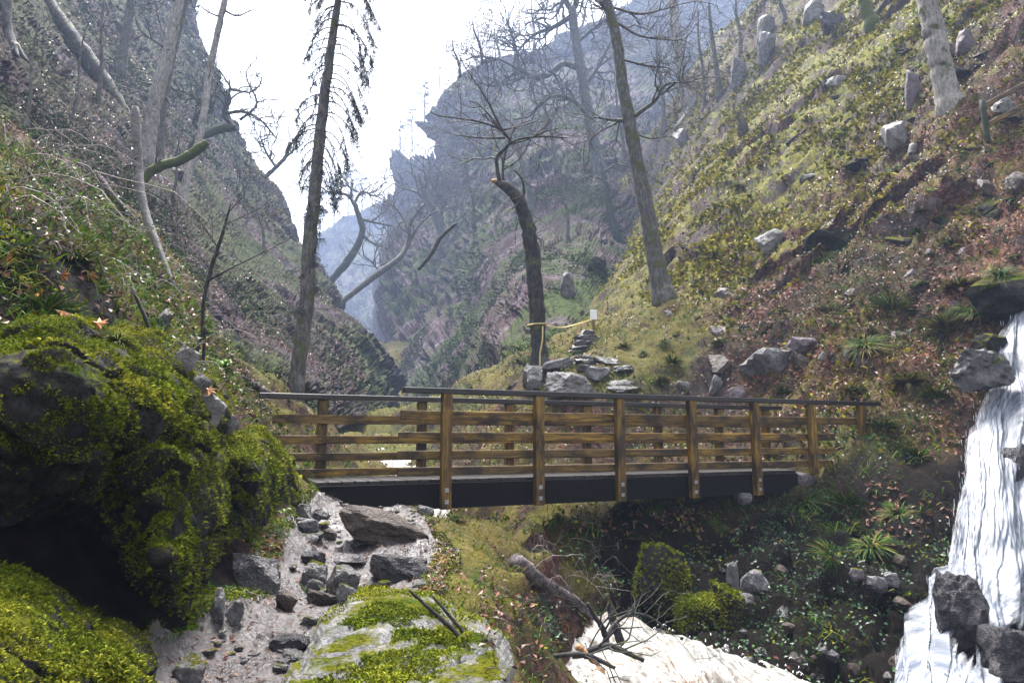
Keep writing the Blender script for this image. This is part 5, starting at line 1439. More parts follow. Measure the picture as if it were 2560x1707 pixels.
for a in [(1030, 370, 268, 118, "tallest Scots pine standing on the misty rock pinnacle"), (1000, 380, 300, 119, "shorter pine left of the tallest on the pinnacle"), (1062, 300, 205, 88, "pine crowning the overhanging ledge of the right cliff"), (1098, 212, 165, 92, "small pine on the right cliff's stepped edge"),
          (870, 545, 420, 200, "misty pine on the far hill just right of the spruce", 12), (835, 575, 450, 200, "misty pine on the far hill seen beside the spruce trunk", 12), (905, 520, 440, 205, "faint misty pine on the far hill, right of the others", 10), (775, 640, 505, 190, "faint pine trunk on the far hill left of the spruce", 10), (800, 620, 470, 195, "slim faint pine close behind the spruce", 10)]:
    pine(*a)
# ------------------------------------------------------------------ ground cover
def cover(name, n, wfn, maker, mat, V=None, N=None, parent=None):
    V = GV if V is None else V; N = GN if N is None else N
    p, q = sample_grid(V, N * np.sign(N[..., 2:3] + 1e-9) if V is GV else N, n, wfn)
    if parent is not None: p = p - np.array(parent.location)
    v, t = maker(p, q)
    return tag(link(name, mesh_np(name, v, t), M[mat], parent), kind='stuff')
def fb(p, s, seed, lo=-.2, hi=.3, o=3): return sstep(lo, hi, fbm(p / s, o, seed))
def dist(p): return p[:, 1]
def R_(p): return right_w(p[:, 0], p[:, 1])
def view(p):                      # only where the picture could show it
    return (np.abs(p[:, 0]) < .95 * p[:, 1] + 1.5) & (p[:, 1] > 1.2)
lsz = lambda p: (.065 + .0022 * np.clip(p[:, 1], 0, 40)) * (.5 + .9 * RNG.random(len(p)))
cover("leaf_litter", 76000, lambda p, q: view(p) * R_(p) * fb(p, 2.6, 95, -.5, .0) * (1 - .5 * sstep(20, 27, p[:, 1])) * sstep(.1, .4, q[:, 2]), lambda p, q: leaves_np(p + q * .03, q, lsz(p), .55, .7), 'litter')
cover("moss", 85000, lambda p, q: view(p) * R_(p) * fb(p, 1.6, 191, -.1, .2) * (.3 + .7 * sstep(15, 23, p[:, 1])) * sstep(.05, .5, q[:, 2]), lambda p, q: blades_np(p, unit(q + [0, 0, .4]), .06 + .0042 * p[:, 1], .035 + .0028 * p[:, 1], .8, .5), 'moss_dull')
cover("grass", 42000, lambda p, q: view(p) * R_(p) * fb(p, 1.3, 197, .0, .3) * (1 - .7 * sstep(22, 30, p[:, 1])), lambda p, q: blades_np(p, unit(q * .4 + [0, -.1, .6]), .2, .018, .7, .9), 'grass')
cover("dry_grass", 30000, lambda p, q: view(p) * R_(p) * fb(p, 1.5, 199, .05, .3) * (1 - .6 * sstep(22, 30, p[:, 1])), lambda p, q: blades_np(p, unit(q * .4 + [-.3, -.3, .4]), .26, .014, .6, 1.2), 'dry_grass')
cover("ivy", 20000, lambda p, q: view(p) * R_(p) * fb(p, 1.7, 203, .1, .3) * sstep(24, 16, p[:, 1]), lambda p, q: leaves_np(p + q * (.05 + .12 * RNG.random((len(p), 1))), q, .075, .75, .8), 'ivy')
# dark bank under the bridge and by the fall
bank = lambda p: view(p) * sstep(.4, 1.2, p[:, 0] - .0 * p[:, 1]) * sstep(5.0, 6.0, p[:, 1]) * sstep(13.4, 12.2, p[:, 1]) * (p[:, 2] > -1.1)
cover("ivy", 24000, lambda p, q: bank(p) * fb(p, .8, 211, -.15, .2), lambda p, q: leaves_np(p + q * (.03 + .1 * RNG.random((len(p), 1))), unit(q + [-.2, -.5, .3]), .042 + .02 * RNG.random(len(p)), .75, .7), 'ivy')
cover("moss", 30000, lambda p, q: bank(p) * fb(p, .7, 213, -.05, .25) * sstep(.0, .7, q[:, 2]), lambda p, q: blades_np(p, unit(q + [0, 0, .3]), .04, .025, .8, .5), 'moss')
cover("leaf_litter", 8000, lambda p, q: bank(p) * fb(p, .9, 215, .0, .3) * sstep(.5, .8, q[:, 2]), lambda p, q: leaves_np(p + q * .02, q, .07, .55, .6), 'litter')
cover("grass", 9000, lambda p, q: bank(p) * fb(p, .7, 217, .0, .3), lambda p, q: blades_np(p, unit(q * .5 + [-.1, -.3, .4]), .2, .012, .8, 1.3), 'grass')
cover("mud_debris", 2600, None, lambda p, q: leaves_np(p + q * .004, q, .016 + .035 * RNG.random(len(p)) ** 2, .5, .35), 'litter', PV, grid_normals(PV))
pe = np.minimum(u_, 1 - u_)[None] * np.ones((nv_, 1))
PE = np.concatenate([PV[:, :26], PV[:, -26:][:, ::-1]], 0); PEN = np.concatenate([grid_normals(PV)[:, :26], grid_normals(PV)[:, -26:][:, ::-1]], 0)
cover("grass", 5200, lambda p, q: .3 + .7 * fb(p, .4, 281, -.1, .25), lambda p, q: blades_np(p - [0, 0, .02], unit(q * .3 + [0, -.1, .7]), .085, .006, .8, .9), 'grass', PE, PEN)
cover("moss", 9000, lambda p, q: fb(p, .3, 283, -.2, .2), lambda p, q: blades_np(p, unit(q + [0, 0, .3]), .026, .016, .8, .5), 'moss', PE, PEN)
cover("leaf_litter", 1400, lambda p, q: fb(p, .5, 285, -.2, .2), lambda p, q: leaves_np(p + q * .01, q, .055, .6, .5), 'litter', PE, PEN)
# the near verge between path and stream
verge = lambda p: view(p) * sstep(-1.15, -.75, p[:, 0] + .06 * (p[:, 1] - 5)) * sstep(.75, .35, p[:, 0] + .06 * np.abs(p[:, 1] - 6.5)) * (p[:, 1] > 3.4) * (p[:, 1] < 9.6) * (p[:, 2] > -.6)
cover("grass", 26000, lambda p, q: verge(p) * fb(p, .6, 221, -.25, .25), lambda p, q: blades_np(p, unit(q * .3 + [0, 0, .7]), .13, .007, .7, .9), 'grass')
cover("dry_grass", 12000, lambda p, q: verge(p) * fb(p, .7, 223, -.1, .25), lambda p, q: blades_np(p, unit(q * .4 + [.3, -.2, .4]), .17, .006, .9, 1.1), 'dry_grass')
cover("moss", 14000, lambda p, q: verge(p) * fb(p, .5, 225, -.1, .2), lambda p, q: blades_np(p, unit(q + [0, 0, .3]), .03, .02, .8, .5), 'moss')
cover("leaf_litter", 3500, lambda p, q: verge(p) * fb(p, .7, 227, .0, .3), lambda p, q: leaves_np(p + q * .03, q, .07, .6, .7), 'litter')
# behind the bridge and left of the stream
mid = lambda p: view(p) * (1 - R_(p)) * sstep(9.5, 10.5, p[:, 1] + .4 * np.clip(-p[:, 0], 0, 9)) * sstep(40, 25, p[:, 1]) * (p[:, 2] > .1)
cover("grass", 26000, lambda p, q: mid(p) * fb(p, 1.2, 231, -.15, .25), lambda p, q: blades_np(p, unit(q * .4 + [0, -.1, .6]), .24, .016, .7, .9), 'grass')
cover("leaf_litter", 22000, lambda p, q: mid(p) * fb(p, 1.5, 233, -.3, .2), lambda p, q: leaves_np(p + q * .03, q, .09, .55, .7), 'litter')
cover("ivy", 12000, lambda p, q: mid(p) * fb(p, 1.2, 235, .1, .3), lambda p, q: leaves_np(p + q * (.04 + .12 * RNG.random((len(p), 1))), q, .075, .75, .8), 'ivy')
cover("moss", 14000, lambda p, q: mid(p) * fb(p, 1.0, 237, .05, .25), lambda p, q: blades_np(p, unit(q + [0, 0, .3]), .08, .05, .8, .5), 'moss')
# left bank
lb = lambda p: view(p) * sstep(-1.6, -2.3, p[:, 0] + .12 * (p[:, 1] - 4)) * (p[:, 1] < 11) * (p[:, 2] > 1.2)
cover("grass", 30000, lambda p, q: lb(p) * fb(p, .7, 241, -.2, .2), lambda p, q: blades_np(p, unit(q * .5 + [.25, -.15, .5]), .17, .009, .8, 1.0), 'grass')
cover("dry_grass", 12000, lambda p, q: lb(p) * fb(p, .6, 243, .1, .3), lambda p, q: blades_np(p, unit(q * .5 + [.4, -.2, .2]), .24, .007, .7, 1.2), 'dry_grass')
cover("moss", 32000, lambda p, q: lb(p) * fb(p, .6, 245, -.4, .1), lambda p, q: blades_np(p, unit(q + [0, 0, .3]), .035, .02, .8, .5), 'moss')
cover("leaf_litter", 20000, lambda p, q: lb(p) * fb(p, .8, 247, -.25, .2), lambda p, q: leaves_np(p + q * .03, q, .065, .6, .8), 'litter')
cover("orange_leaves", 500, lambda p, q: lb(p) * fb(p, .8, 249, .1, .3), lambda p, q: leaves_np(p + q * .05, q, .1, .65, .7), 'orange_leaf')
cover("ivy", 6000, lambda p, q: lb(p) * fb(p, .9, 251, .1, .3), lambda p, q: leaves_np(p + q * (.04 + .1 * RNG.random((len(p), 1))), q, .05, .75, .8), 'cliff_green')
top = lambda p: view(p) * sstep(-1.9, -2.3, p[:, 0] + .12 * (p[:, 1] - 4)) * sstep(8.5, 7, p[:, 1]) * (p[:, 2] > 1.9)
cover("moss", 24000, lambda p, q: top(p) * fb(p, .5, 291, -.2, .2), lambda p, q: blades_np(p + [0, 0, .01], unit(q + [0, 0, .4]), .05, .028, .8, .5), 'moss')
cover("grass", 14000, lambda p, q: top(p) * fb(p, .45, 293, .0, .3), lambda p, q: blades_np(p, unit(q * .5 + [.25, -.2, .5]), .2, .009, .8, 1.0), 'grass')
# fern and ivy clumps on the ledges of the cliffs
def clumps(p, q, k, size, asp):
    pp = np.repeat(p, k, 0); qq = np.repeat(q, k, 0)
    s = np.repeat(size, k)
    return leaves_np(pp + RNG.normal(size=pp.shape) * (s * .9)[:, None] + qq * (s * .4)[:, None], unit(qq + [0, -.2, .4]), s, asp, .9)
for nm, V, N, n, lo in (("ferns", LCV, LCN, 6500, -.05), ("ferns", RCV, RCN, 5200, .0)):
    def wf(p, q, lo=lo): return np.clip(.15 + q[:, 2] * 1.3, 0, 1) * fb(p, 5.0, 261, lo, lo + .3, 4) * (.35 + .65 * sstep(.65, .3, (p[:, 2] - 1.5) / p[:, 1]))
    cover(nm, n, wf, lambda p, q: clumps(p, q, 7, .0048 * np.linalg.norm(p, axis=1) * (.6 + .8 * RNG.random(len(p))), .35), 'cliff_green', V, N)

cover('leaf_litter', 12000, lambda p, q: sstep(.35, .7, q[:, 2]) * fb(p, 4.0, 271, -.1, .3), lambda p, q: leaves_np(p + q * .05, q, .0042 * np.linalg.norm(p, axis=1), .55, .7), 'litter', LCV, LCN)
# ------------------------------------------------------------------ tussocks, ferns, brambles
def tussock_mesh(seed, n=150, L=.5, mat='woodrush'):
    r = np.random.default_rng(seed)
    a = r.random(n) * 6.283; k = r.random(n)
    out = np.stack([np.cos(a), np.sin(a), 0 * a], -1)
    base = out * (.04 + .06 * r.random((n, 1)))
    v, t = [], []
    for i in range(n):
        l = L * (.55 + .6 * r.random()); up = .35 + .9 * k[i]
        d0 = out[i] * (1.1 - .6 * k[i]) + [0, 0, up]; d0 = d0 / np.linalg.norm(d0)
        s = np.linspace(0, 1, 5)[:, None]
        c = base[i] + d0 * l * s + np.array([out[i][0] * .25, out[i][1] * .25, -.55]) * l * s ** 2.2
        sd = np.array([-out[i][1], out[i][0], 0]); w = .011 * np.array([.8, 1, .9, .6, .05])[:, None]
        o = len(v) and sum(map(len, v))
        v.append(np.concatenate([c - sd * w, c + sd * w]))
        for j in range(4): t.append((o + j, o + 5 + j, o + 6 + j, o + j + 1))
    me = mesh_np("blades", np.concatenate(v), np.array(t)); me.materials.append(M[mat])
    return me
TM = [tussock_mesh(k) for k in range(5)]; TD = [tussock_mesh(20 + k, 170, .42, 'dry_grass') for k in range(2)]
def tussock(px, py, size_px, label, group=None, dry=False, Y=None, cat="tussock"):
    Y = Y or hit_any2(px, py); p = P(px, py, Y)
    s = size_px / FPX * Y / .8
    k = int(RNG.integers(0, 5))
    t = empty("grass_tussock", p, label, cat, group)
    t.scale = (s, s, s); t.rotation_euler = (.35 * RNG.normal(), .35 * RNG.normal(), RNG.random() * 6)
    o = link("blades", TM[k], None, t)
    if dry or (RNG.random() < .3 and 'dark green' not in label):
        d = link("dead_blades", TD[k % 2], None, t); d.scale = (.95, .95, .55)
    return t
bpy.context.view_layer.update(); DG2 = bpy.context.evaluated_depsgraph_get()
def hit_any2(px, py):
    d = Vector(P(px, py, 10.0) - CAM).normalized(); org = Vector(CAM)
    for _ in range(12):
        ok, loc, nrm, idx, ob, mt = SC.ray_cast(DG2, org, d)
        if not ok: return 20.0
        if loc.y > 2.6 and ob.name.startswith(("ground", "cliff", "rock", "boulder", "path", "stone")): return loc.y
        org = loc + d * .03
    return loc.y
for px, py, s, lb in [(2165, 870, 100, "dark green fountain shaped tussock above the pale standing stone"), (2020, 1260, 110, "green tussock hanging at the right end of the bridge beam"), (2115, 1265, 90, "green tussock right of the one at the beam's end"),
      (2200, 1235, 110, "bright green tussock with tan dead blades in mid right bank"), (2245, 1290, 90, "tussock with many tan blades nearest the upper fall"), (2075, 1390, 80, "narrow tussock hanging lowest on the dark right bank"), (2180, 1370, 100, "green tussock hanging over the ledge of pale stones"),
      (2130, 1330, 80, "small tussock between the hanging ones on the dark bank"), (2290, 1150, 90, "bright tussock beside the upper fall at rail height"), (1635, 1270, 60, "small bright tussock right under the middle of the bridge beam"), (1790, 1320, 55, "pale small tussock under the bridge's right half"),
      (1590, 1350, 55, "yellow green tussock above the large mossy boulder"), (1800, 860, 55, "green tussock above the brown block on the slope"), (1680, 910, 60, "green tussock beside the white round stone above the handrail"), (1655, 960, 60, "dark tussock just left of the white round stone"),
      (2230, 780, 110, "large green tussock on the slope left of the fall's top"), (2440, 790, 130, "tan and green tussock overhanging the top of the fall"), (2370, 830, 110, "tan drooping tussock left of the dark ledge rock"), (2400, 720, 90, "green tussock above the tan one by the fall"),
      (2500, 690, 90, "green tussock at the right picture edge above the fall"), (2210, 1070, 90, "pale drooping tussock behind the bridge's right end"), (2270, 960, 100, "tan drooping tussock above the bridge's right end"), (2340, 1000, 90, "green tussock left of the upper fall"),
      (2140, 980, 70, "tan grass clump right above the handrail's right end"), (1960, 985, 60, "pale drooping grass above the handrail near its right end"), (1660, 860, 45, "small green tussock right of the stone steps"), (1560, 870, 40, "small dark tussock next to the steps' right side"),
      (1130, 790, 60, "dark green tussock on the misty cliff foot"), (1325, 985, 50, "grassy clump left of the dark angular boulder"), (1180, 985, 70, "low green clump behind the handrail's middle"), (1080, 985, 50, "yellow green clump behind the near handrail's left end"),
      (110, 790, 150, "bright green grass tuft on top of the mossy wall at far left"), (195, 660, 130, "bright green grass tuft higher on the left bank"), (290, 860, 110, "tan and green grass hanging over the mossy wall"), (60, 640, 120, "dark green feathery clump at the left picture edge"),
      (660, 1110, 70, "tan grass on top of the smaller mossy buttress"), (1140, 1300, 60, "grass clump under the beam beside the bolted post"), (2060, 650, 60, "green clump under the mossy ledge rock"), (1850, 470, 50, "bright green clump in the moss of the upper slope"), (1790, 640, 50, "bright green clump left of the white smooth boulder")]:
    tussock(px, py, s, lb, None, "tan" in lb)
for k in range(22):
    for _ in range(40):
        px, py = 1500 + 1050 * RNG.random(), 350 + 600 * RNG.random()
        if py > 1000 - (px - 1450) * .75: break
    tussock(px, py, 26 + 30 * RNG.random(), "ordinary green grass clump scattered over the right hand hillside", "grass clumps scattered over the right hillside")

def fern(px, py, size_px, label, Y=None, nfr=11, cat="fern"):
    Y = Y or hit_any2(px, py); p = P(px, py, Y); t = empty("fern", p, label, cat)
    L = size_px / FPX * Y
    for k in range(nfr):
        a = k * 2.4 + RNG.random() * .5; up = .5 + .8 * RNG.random()
        out = np.array([math.cos(a), math.sin(a), 0]); s = np.linspace(0, 1, 7)[:, None]; l = L * (.6 + .4 * RNG.random())
        c = out * l * .75 * s + np.array([0, 0, up]) * l * s - np.array([0, 0, up * .75]) * l * s ** 2.3
        sd = np.array([-out[1], out[0], .15]); w = .085 * l * np.array([.3, .8, 1, 1, .85, .6, .05])[:, None]
        v = np.concatenate([c - sd * w + [0, 0, .02 * l], c, c + sd * w + [0, 0, .02 * l]])
        f = [(j, j + 1, 8 + j, 7 + j) for j in range(6)] + [(7 + j, 8 + j, 15 + j, 14 + j) for j in range(6)]
        link("frond", mesh_np("frond", v, np.array(f), True), M['fern'], t)
    return t
fern(560, 920, 55, "bright green strap leaved fern on the bank above the bridge end", 6.6)
fern(705, 1285, 40, "small green fern rooted in the mossy buttress by the steps", 6.3, 7)
fern(1845, 1545, 26, "small fern on the dark rock beside the stream", None, 6)
fern(1450, 1140, 26, "small fern seen under the lowest rails at mid bridge", None, 6)
fern(2332, 480, 30, "bright green leafy plant high on the right slope", None, 7, "plant")
fern(2375, 60, 28, "bright yellow green seedling right of the large pale trunk", None, 6, "plant")
fern(1390, 1290, 26, "small star shaped fern under the bridge beam", None, 7)
fern(720, 1000, 34, "green fern behind the left end of the far handrail", None, 7)

def bramble(x0, x1, y0, y1, n, L, label, leafmat='ivy', nl=8, mat='twig_pale', rr=.006, up=.5, dirx=(-.2, 1.0)):
    """arching stems rooted in a photo box, with a few leaves each"""
    c = P((x0 + x1) / 2, y1, hit_any2((x0 + x1) / 2, y1)); t = empty("bramble_bush", c, label, "bramble")
    lp = []
    for k in range(n):
        px, py = x0 + (x1 - x0) * RNG.random(), y0 + (y1 - y0) * RNG.random()
        p = P(px, py, hit_any2(px, py)); l = L * (.5 + .8 * RNG.random())
        d = np.array([dirx[0] + (dirx[1] - dirx[0]) * RNG.random(), -.5 + .7 * RNG.random(), up + .5 * RNG.random()])
        s = np.linspace(0, 1, 9)[:, None]
        q = p + d * l * s + np.array([0, 0, -.75]) * l * s ** 2.2 + np.cumsum(RNG.normal(size=(9, 3)) * .018 * l, 0)
        T = Tubes(); T.add(q, np.linspace(rr, rr * .4, 9) * (.7 + .6 * RNG.random()), 4, 0, False)
        for j in range(int(2 + 3 * RNG.random())):
            i = 2 + int(5 * RNG.random()); e = q[i] + RNG.normal(size=3) * l * .18
            T.add([q[i], (q[i] + e) / 2 + RNG.normal(size=3) * .02 * l, e], [rr * .5, rr * .4, rr * .3], 3, 0, False); lp.append(e)
        T.build("stem", M[mat], t)
        lp += [q[i] for i in RNG.integers(2, 9, nl)]
    if nl:
        lp = np.array(lp)
        v, f = leaves_np(lp + RNG.normal(size=lp.shape) * .02 - np.array(t.location), np.repeat([[0, -.3, 1.0]], len(lp), 0), .05, .7, .9)
        tag(link("leaves", mesh_np("leaves", v, f), M[leafmat], t), kind='stuff')
    return t
bramble(0, 180, 330, 520, 34, 1.3, "tangle of long pale bramble stems arching across the upper left bank", nl=1, mat='twig_pale', rr=.008, up=.35, dirx=(.1, 1.2))
bramble(0, 150, 480, 640, 18, .8, "bramble stems with small green leaves at the left picture edge", 'fern', 2, up=.5)
bramble(150, 340, 420, 600, 24, .8, "thin bare bramble tangle in front of the split log", 'fern', 1, 'twig', .007)
bramble(250, 460, 600, 760, 30, .7, "pale dense bramble tangle right of the grass on the left bank", 'fern', 2, 'twig_pale', .0055)
bramble(420, 600, 780, 930, 18, .6, "sparse brambles with leaves behind the mossy wall", 'ivy', 4)
bramble(560, 700, 920, 1080, 16, .6, "reddish dead stems around the left end of the bridge", 'rust_leaf', 5, 'twig')
bramble(1030, 1230, 1060, 1190, 34, 1.1, "grey tangle of bare twigs behind the left half of the railings", 'ivy', 1, 'twig_pale', .006)
bramble(1060, 1200, 900, 985, 26, 1.8, "bare twiggy bush left of the dark angular boulder", 'ivy', 0, 'twig', .008, 1.0, (-.5, .5))
bramble(1300, 1560, 1290, 1470, 26, .9, "bare pale twigs tangled in the hollow beneath the bridge", 'ivy', 1, 'twig_pale', .005, .3, (-.6, .6))
bramble(1180, 1320, 1380, 1680, 30, .5, "reddish brown bracken and bramble tangle on the verge above the stream", 'litter', 3, 'twig', .003, .4, (-.3, .6))
bramble(1300, 1390, 1520, 1660, 14, .5, "green leaved bramble hanging over the stream's near edge", 'ivy', 7, 'twig', .003, .5, (-.3, .5))
bramble(1800, 2000, 1250, 1380, 26, .6, "glossy ivy leaved bramble hanging below the bridge's right end", 'ivy', 16, 'twig', .003, .2, (-.5, .4))
bramble(1900, 2120, 1350, 1480, 16, .5, "sparse ivy stems lower on the dark bank", 'ivy', 10, 'twig', .003, .2, (-.5, .4))
bramble(2300, 2540, 560, 700, 24, .9, "leafy bramble on the slope above the top of the fall", 'ivy', 10, 'twig', .005)
bramble(1950, 2150, 640, 740, 24, .9, "leafy bramble patch in the middle of the right hillside", 'ivy', 10, 'twig', .005)
bramble(1880, 2000, 740, 830, 18, .8, "leafy bramble clump above the large lichen rock", 'ivy', 10, 'twig', .005)
bramble(2380, 2560, 430, 520, 20, .9, "dark red dead bracken under the wooden fence", 'litter', 6, 'twig', .005)
bramble(1850, 1980, 640, 700, 22, .8, "dark red dead bracken below the white smooth boulder", 'litter', 8, 'twig', .005)

# stones on the dark bank, big fallen leaves on the left bank
SM_ = [rock_mesh("stone", (1, .9, .75), 1200 + k, 2, 9) for k in range(6)]
for k in range(46):
    px, py = 1640 + 700 * RNG.random(), 1400 + 300 * RNG.random()
    if py < 1560 and px < 1790: continue
    Y = hit_any2(px, py); s = .07 + .2 * RNG.random() ** 2
    o = link("stone", SM_[k % 6], None, None, P(px, py, Y) + [0, .02, 0])
    if not SM_[k % 6].materials: SM_[k % 6].materials.append(M[('wet_stone', 'black_stone', 'brown_stone')[k % 3]])
    o.scale = (s, s, s); o.rotation_euler = (RNG.random(), RNG.random(), RNG.random() * 6)
    tag(o, "dark wet stone of the shaded bank between stream and waterfall", "stone", "wet stones of the dark bank")
for k, (px, py) in enumerate([(15, 590), (40, 610), (60, 640), (10, 690), (25, 655), (100, 745), (160, 700), (20, 755), (165, 790), (250, 820), (190, 640), (120, 600), (230, 700), (70, 560), (350, 640), (372, 700), (525, 985), (500, 800), (75, 520), (140, 555), (300, 780), (420, 760), (30, 480), (95, 470)]):
    p = P(px, py, hit_any2(px, py)); a_ = np.linspace(0, 2 * math.pi, 15)[:-1]
    r_ = (.05 + .018 * RNG.random()) * np.where(np.arange(14) % 2, .5, 1.0) * (.75 + .4 * np.cos(a_ / 2) ** 2)
    v = np.concatenate([[[0, 0, 0]], np.stack([np.cos(a_) * r_, np.sin(a_) * r_, .25 * r_ * np.sin(a_ * 2 + k) - .02], -1)])
    f = np.array([(0, 1 + q_, 1 + (q_ + 1) % 14) for q_ in range(14)])
    o = link("fallen_leaf", mesh_np("fallen_leaf", v, f), M['orange_leaf'], None, p + np.array([0, -.04, .03]))
    o.rotation_euler = (.9 + .4 * RNG.normal(), .4 * RNG.normal(), 6 * RNG.random() if RNG.random() < .3 else .5 * RNG.normal())
    tag(o, "large orange fallen leaf caught on the left bank", "leaf", "orange leaves on the left bank")

# ------------------------------------------------------------------ driftwood in the stream
def log(name, label, pl, mat, cat="branch", rough=.1, forks=0, rmin=.006):
    lp, lr = px_line(pl, 18)
    lp = lp + np.cumsum(RNG.normal(size=lp.shape) * lr[:, None] * .12, 0)
    t = empty(name, lp[0], label, cat)
    T = Tubes(); T.add(lp, lr, 9, rough); T.build("trunk" if cat == "log" else "stem", M[mat], t)
    if forks:
        tw = Tubes(); o = opts(gnarl=.22, rmin=rmin, kids=(3, 2), levels=2)
        for k in range(forks):
            i = 4 + int(12 * RNG.random()); b = unit(lp[i + 1] - lp[i])
            grow(tw, lp[i], rot_about(b, unit(np.cross(b, RNG.normal(size=3))), .8), .35 + .3 * RNG.random(), max(lr[i] * .4, rmin), 1, o)
        tag(tw.build("twigs", M[mat], t), kind='stuff')
    return t
log("fallen_log", "grey peeling log sliding from the verge down into the white stream", [(1282, 1398, 7.5, 19), (1340, 1440, 7.7, 17), (1400, 1480, 7.9, 15), (1450, 1515, 8.0, 13), (1488, 1550, 8.1, 11)], 'log', "log", .12)
log("dead_branch", "dark broken stump of branch standing upright in the stream", [(1552, 1610, 7.2, 10), (1540, 1560, 7.2, 10), (1528, 1520, 7.2, 9), (1522, 1485, 7.2, 7)], 'bark_dark')
log("dead_branch", "long dark crooked branch in the stream with its tip to the right", [(1430, 1640, 6.6, 6), (1480, 1625, 6.6, 8), (1530, 1618, 6.6, 8), (1570, 1635, 6.55, 6), (1612, 1655, 6.5, 5)], 'bark_dark', forks=5)
log("dead_branch", "dark branch lying across the near edge of the stream", [(1385, 1640, 6.3, 5), (1440, 1635, 6.3, 6), (1500, 1655, 6.3, 6), (1535, 1668, 6.3, 4)], 'bark_dark', forks=3)
log("dead_branch", "orange splintered branch lying in the stream", [(1440, 1618, 6.35, 8), (1465, 1640, 6.35, 8), (1490, 1660, 6.3, 5), (1504, 1668, 6.3, 2)], 'split_wood', rough=.3)
log("dead_branch", "thin forked branch rising from the middle of the stream", [(1515, 1612, 6.9, 8), (1505, 1560, 6.9, 7), (1485, 1530, 6.9, 5), (1470, 1500, 6.9, 4)], 'bark_dark', forks=6)
log("dead_branch", "arching bare branch with twigs over the white water", [(1510, 1615, 6.9, 6), (1530, 1570, 7.0, 5), (1565, 1540, 7.1, 4), (1620, 1545, 7.2, 3), (1665, 1575, 7.3, 2)], 'bark_dark', forks=7, rmin=.004)
log("stem", "left of two thorny dark stems leaning over the foreground outcrop", [(1180, 1640, 4.2, 7), (1140, 1585, 4.2, 6), (1080, 1530, 4.2, 5), (1018, 1472, 4.2, 3)], 'bark_dark', "stem")
log("stem", "right of two thorny dark stems leaning over the foreground outcrop", [(1185, 1640, 4.25, 6), (1160, 1580, 4.25, 5), (1120, 1530, 4.25, 4), (1080, 1485, 4.25, 2)], 'bark_dark', "stem")
log("dead_branch", "pale log lying behind the railings at left near the spruce", [(590, 935, 10.2, 6), (640, 960, 10.6, 8), (680, 985, 11, 9)], 'log')
log("root", "pale curved root loop under the white tilted slab", [(2282, 365, hit_any2(2300, 400), 9), (2276, 392, hit_any2(2300, 400), 9), (2300, 405, hit_any2(2300, 400), 8), (2335, 398, hit_any2(2300, 400), 5)], 'bark_birch', "root")

# ------------------------------------------------------------------ notice, tape and fence
Ys = hit_any2(1484, 822)
pb = P(1484, 822, Ys)
sg = empty("sign_post", pb, "small white notice on a wooden post at the top of the stone steps", "sign")
h_ = 34 / FPX * Ys
o = link("post", box_mesh("post", .07, .07, h_ + .3), M['timber'], sg); o.location = (0, 0, h_ / 2 - .12)
o = link("notice", box_mesh("notice", .2, .012, .29, .002), M['paper'], sg); o.location = (0, -.045, h_ + .02)
def strip(pts, w, name, parent, normal=(0, -1, .2)):
    c = spline(pts, 24); t = unit(np.gradient(c, axis=0)); sd = unit(np.cross(t, np.array(normal, float)))
    tw = np.sin(np.linspace(0, 9, 24))[:, None] * .25
    a, b = c - sd * w / 2, c + sd * w / 2 + np.array([0, 1, 0]) * tw * w
    v = np.concatenate([a, b, a + [0, .006, 0], b + [0, .006, 0]]) - np.array(parent.location)
    n = 24; f = []
    for k in range(n - 1):
        f += [(k, k + 1, n + k + 1, n + k), (2 * n + k, 3 * n + k, 3 * n + k + 1, 2 * n + k + 1), (k, 2 * n + k, 2 * n + k + 1, k + 1), (n + k, n + k + 1, 3 * n + k + 1, 3 * n + k)]
    return link(name, mesh_np(name, v, np.array(f)), M['tape'], parent)
Yt = float(tc[0].location.y); rt = 21 / FPX * Yt
tp0 = P(1342, 813, Yt)
tpe = empty("barrier_tape", tp0, "sagging yellow tape strung from the curved dark tree to the white notice", "tape")
T = Tubes(); a_ = np.linspace(0, 2 * math.pi, 14)
ring = np.stack([tp0[0] + np.cos(a_) * rt * 1.12, tp0[1] + np.sin(a_) * rt * 1.12, tp0[2] + .02 * np.cos(a_)], -1)
T.add(ring, .022, 5, 0, False); T.build("loop", M['tape'], tpe)
e = pb + [-.05, -.06, h_ * .7]; s_ = tp0 + [rt, -rt * .5, 0]
strip([s_, s_ * .7 + e * .3 - [0, 0, .12], s_ * .35 + e * .65 - [0, 0, .08], e], .035, "span", tpe)
g0 = P(1357, 815, Yt - .3)
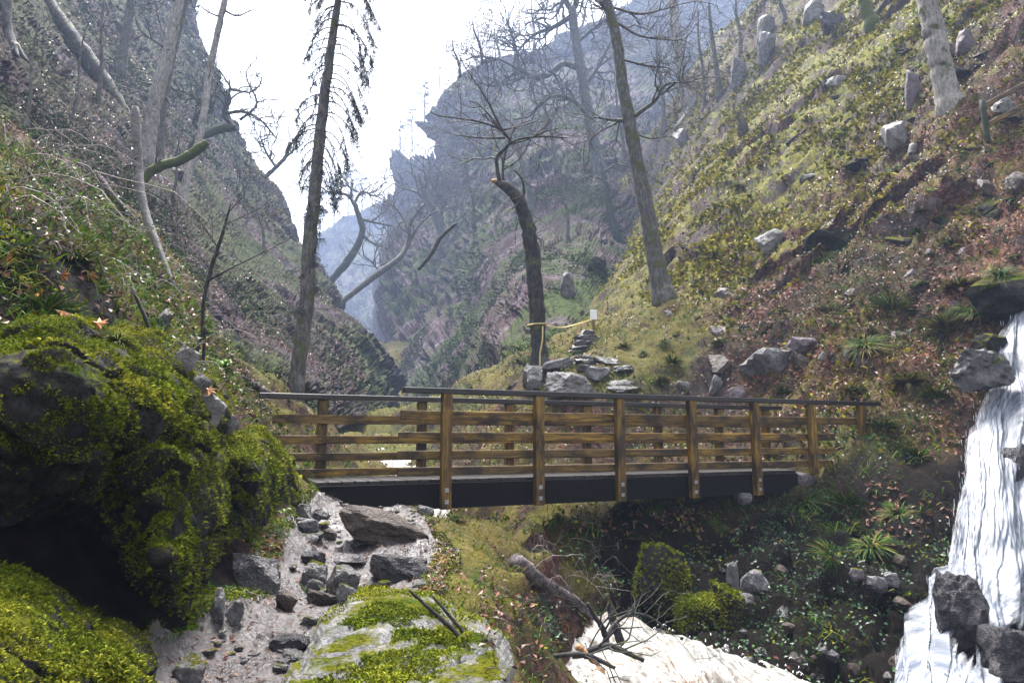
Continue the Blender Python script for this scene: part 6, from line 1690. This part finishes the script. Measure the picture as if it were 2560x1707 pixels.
strip([g0, P(1356, 850, Yt - .35), P(1350, 885, Yt - .38), P(1350, 915, Yt - .4)], .035, "tail", tpe, (0, -1, 0))
for px in (1435, 1448):
    m0 = s_ + (e - s_) * ((px - 1357) / 115) - [0, 0, .1]
    strip([m0, m0 - [0, 0, .09], m0 - [0.01, 0, .18]], .03, "tail", tpe, (0, -1, 0))
Yg = hit_any2(2470, 355)
fe = empty("fence", P(2470, 355, Yg), "wooden post and rail fence at the upper right edge", "fence")
lp, lr = px_line([(2471, 360, Yg, 7), (2463, 305, Yg, 7), (2455, 250, Yg, 7)], 6)
T = Tubes(); T.add(lp, lr, 8, .05); T.build("post", M['bark_moss'], fe)
for (a, b) in (((2455, 268), (2660, 158)), ((2470, 312), (2660, 212))):
    q0, q1 = P(*a, Yg + .08), P(*b, Yg - .8)
    d = q1 - q0; L = np.linalg.norm(d)
    o = link("rail", box_mesh("rail", L, .05, .12), M['timber'], fe)
    o.matrix_local = Matrix.Translation(Vector((q0 + q1) / 2) - fe.location) @ Vector(d).to_track_quat('X', 'Z').to_matrix().to_4x4()
# ------------------------------------------------------------------ the air: rain haze in the gorge
bpy.context.view_layer.update()
bb = np.array([(o.matrix_world @ Vector(c))[:] for o in SC.objects if o.type == 'MESH' for c in o.bound_box])
lo_, hi_ = bb.min(0) - [60, 6, 1.0], bb.max(0) + [60, 10, 1.5]
hz = bmesh.new()
bmesh.ops.create_cube(hz, size=1.0)
for v_ in hz.verts:
    v_.co = Vector([lo_[k] + (v_.co[k] + .5) * (hi_[k] - lo_[k]) for k in range(3)])
me = bpy.data.meshes.new("haze"); hz.to_mesh(me); hz.free()
hm = bpy.data.materials.new("rain_haze"); hm.use_nodes = True
hm.node_tree.nodes.clear()
ho = hm.node_tree.nodes.new("ShaderNodeOutputMaterial")
hv = hm.node_tree.nodes.new("ShaderNodeVolumePrincipled")
hv.inputs['Color'].default_value = (.54, .68, 1.0, 1)
hv.inputs['Density'].default_value = .00115
hv.inputs['Anisotropy'].default_value = .1
hm.node_tree.links.new(hv.outputs[0], ho.inputs['Volume'])
tag(link("haze", me, hm), kind='stuff')
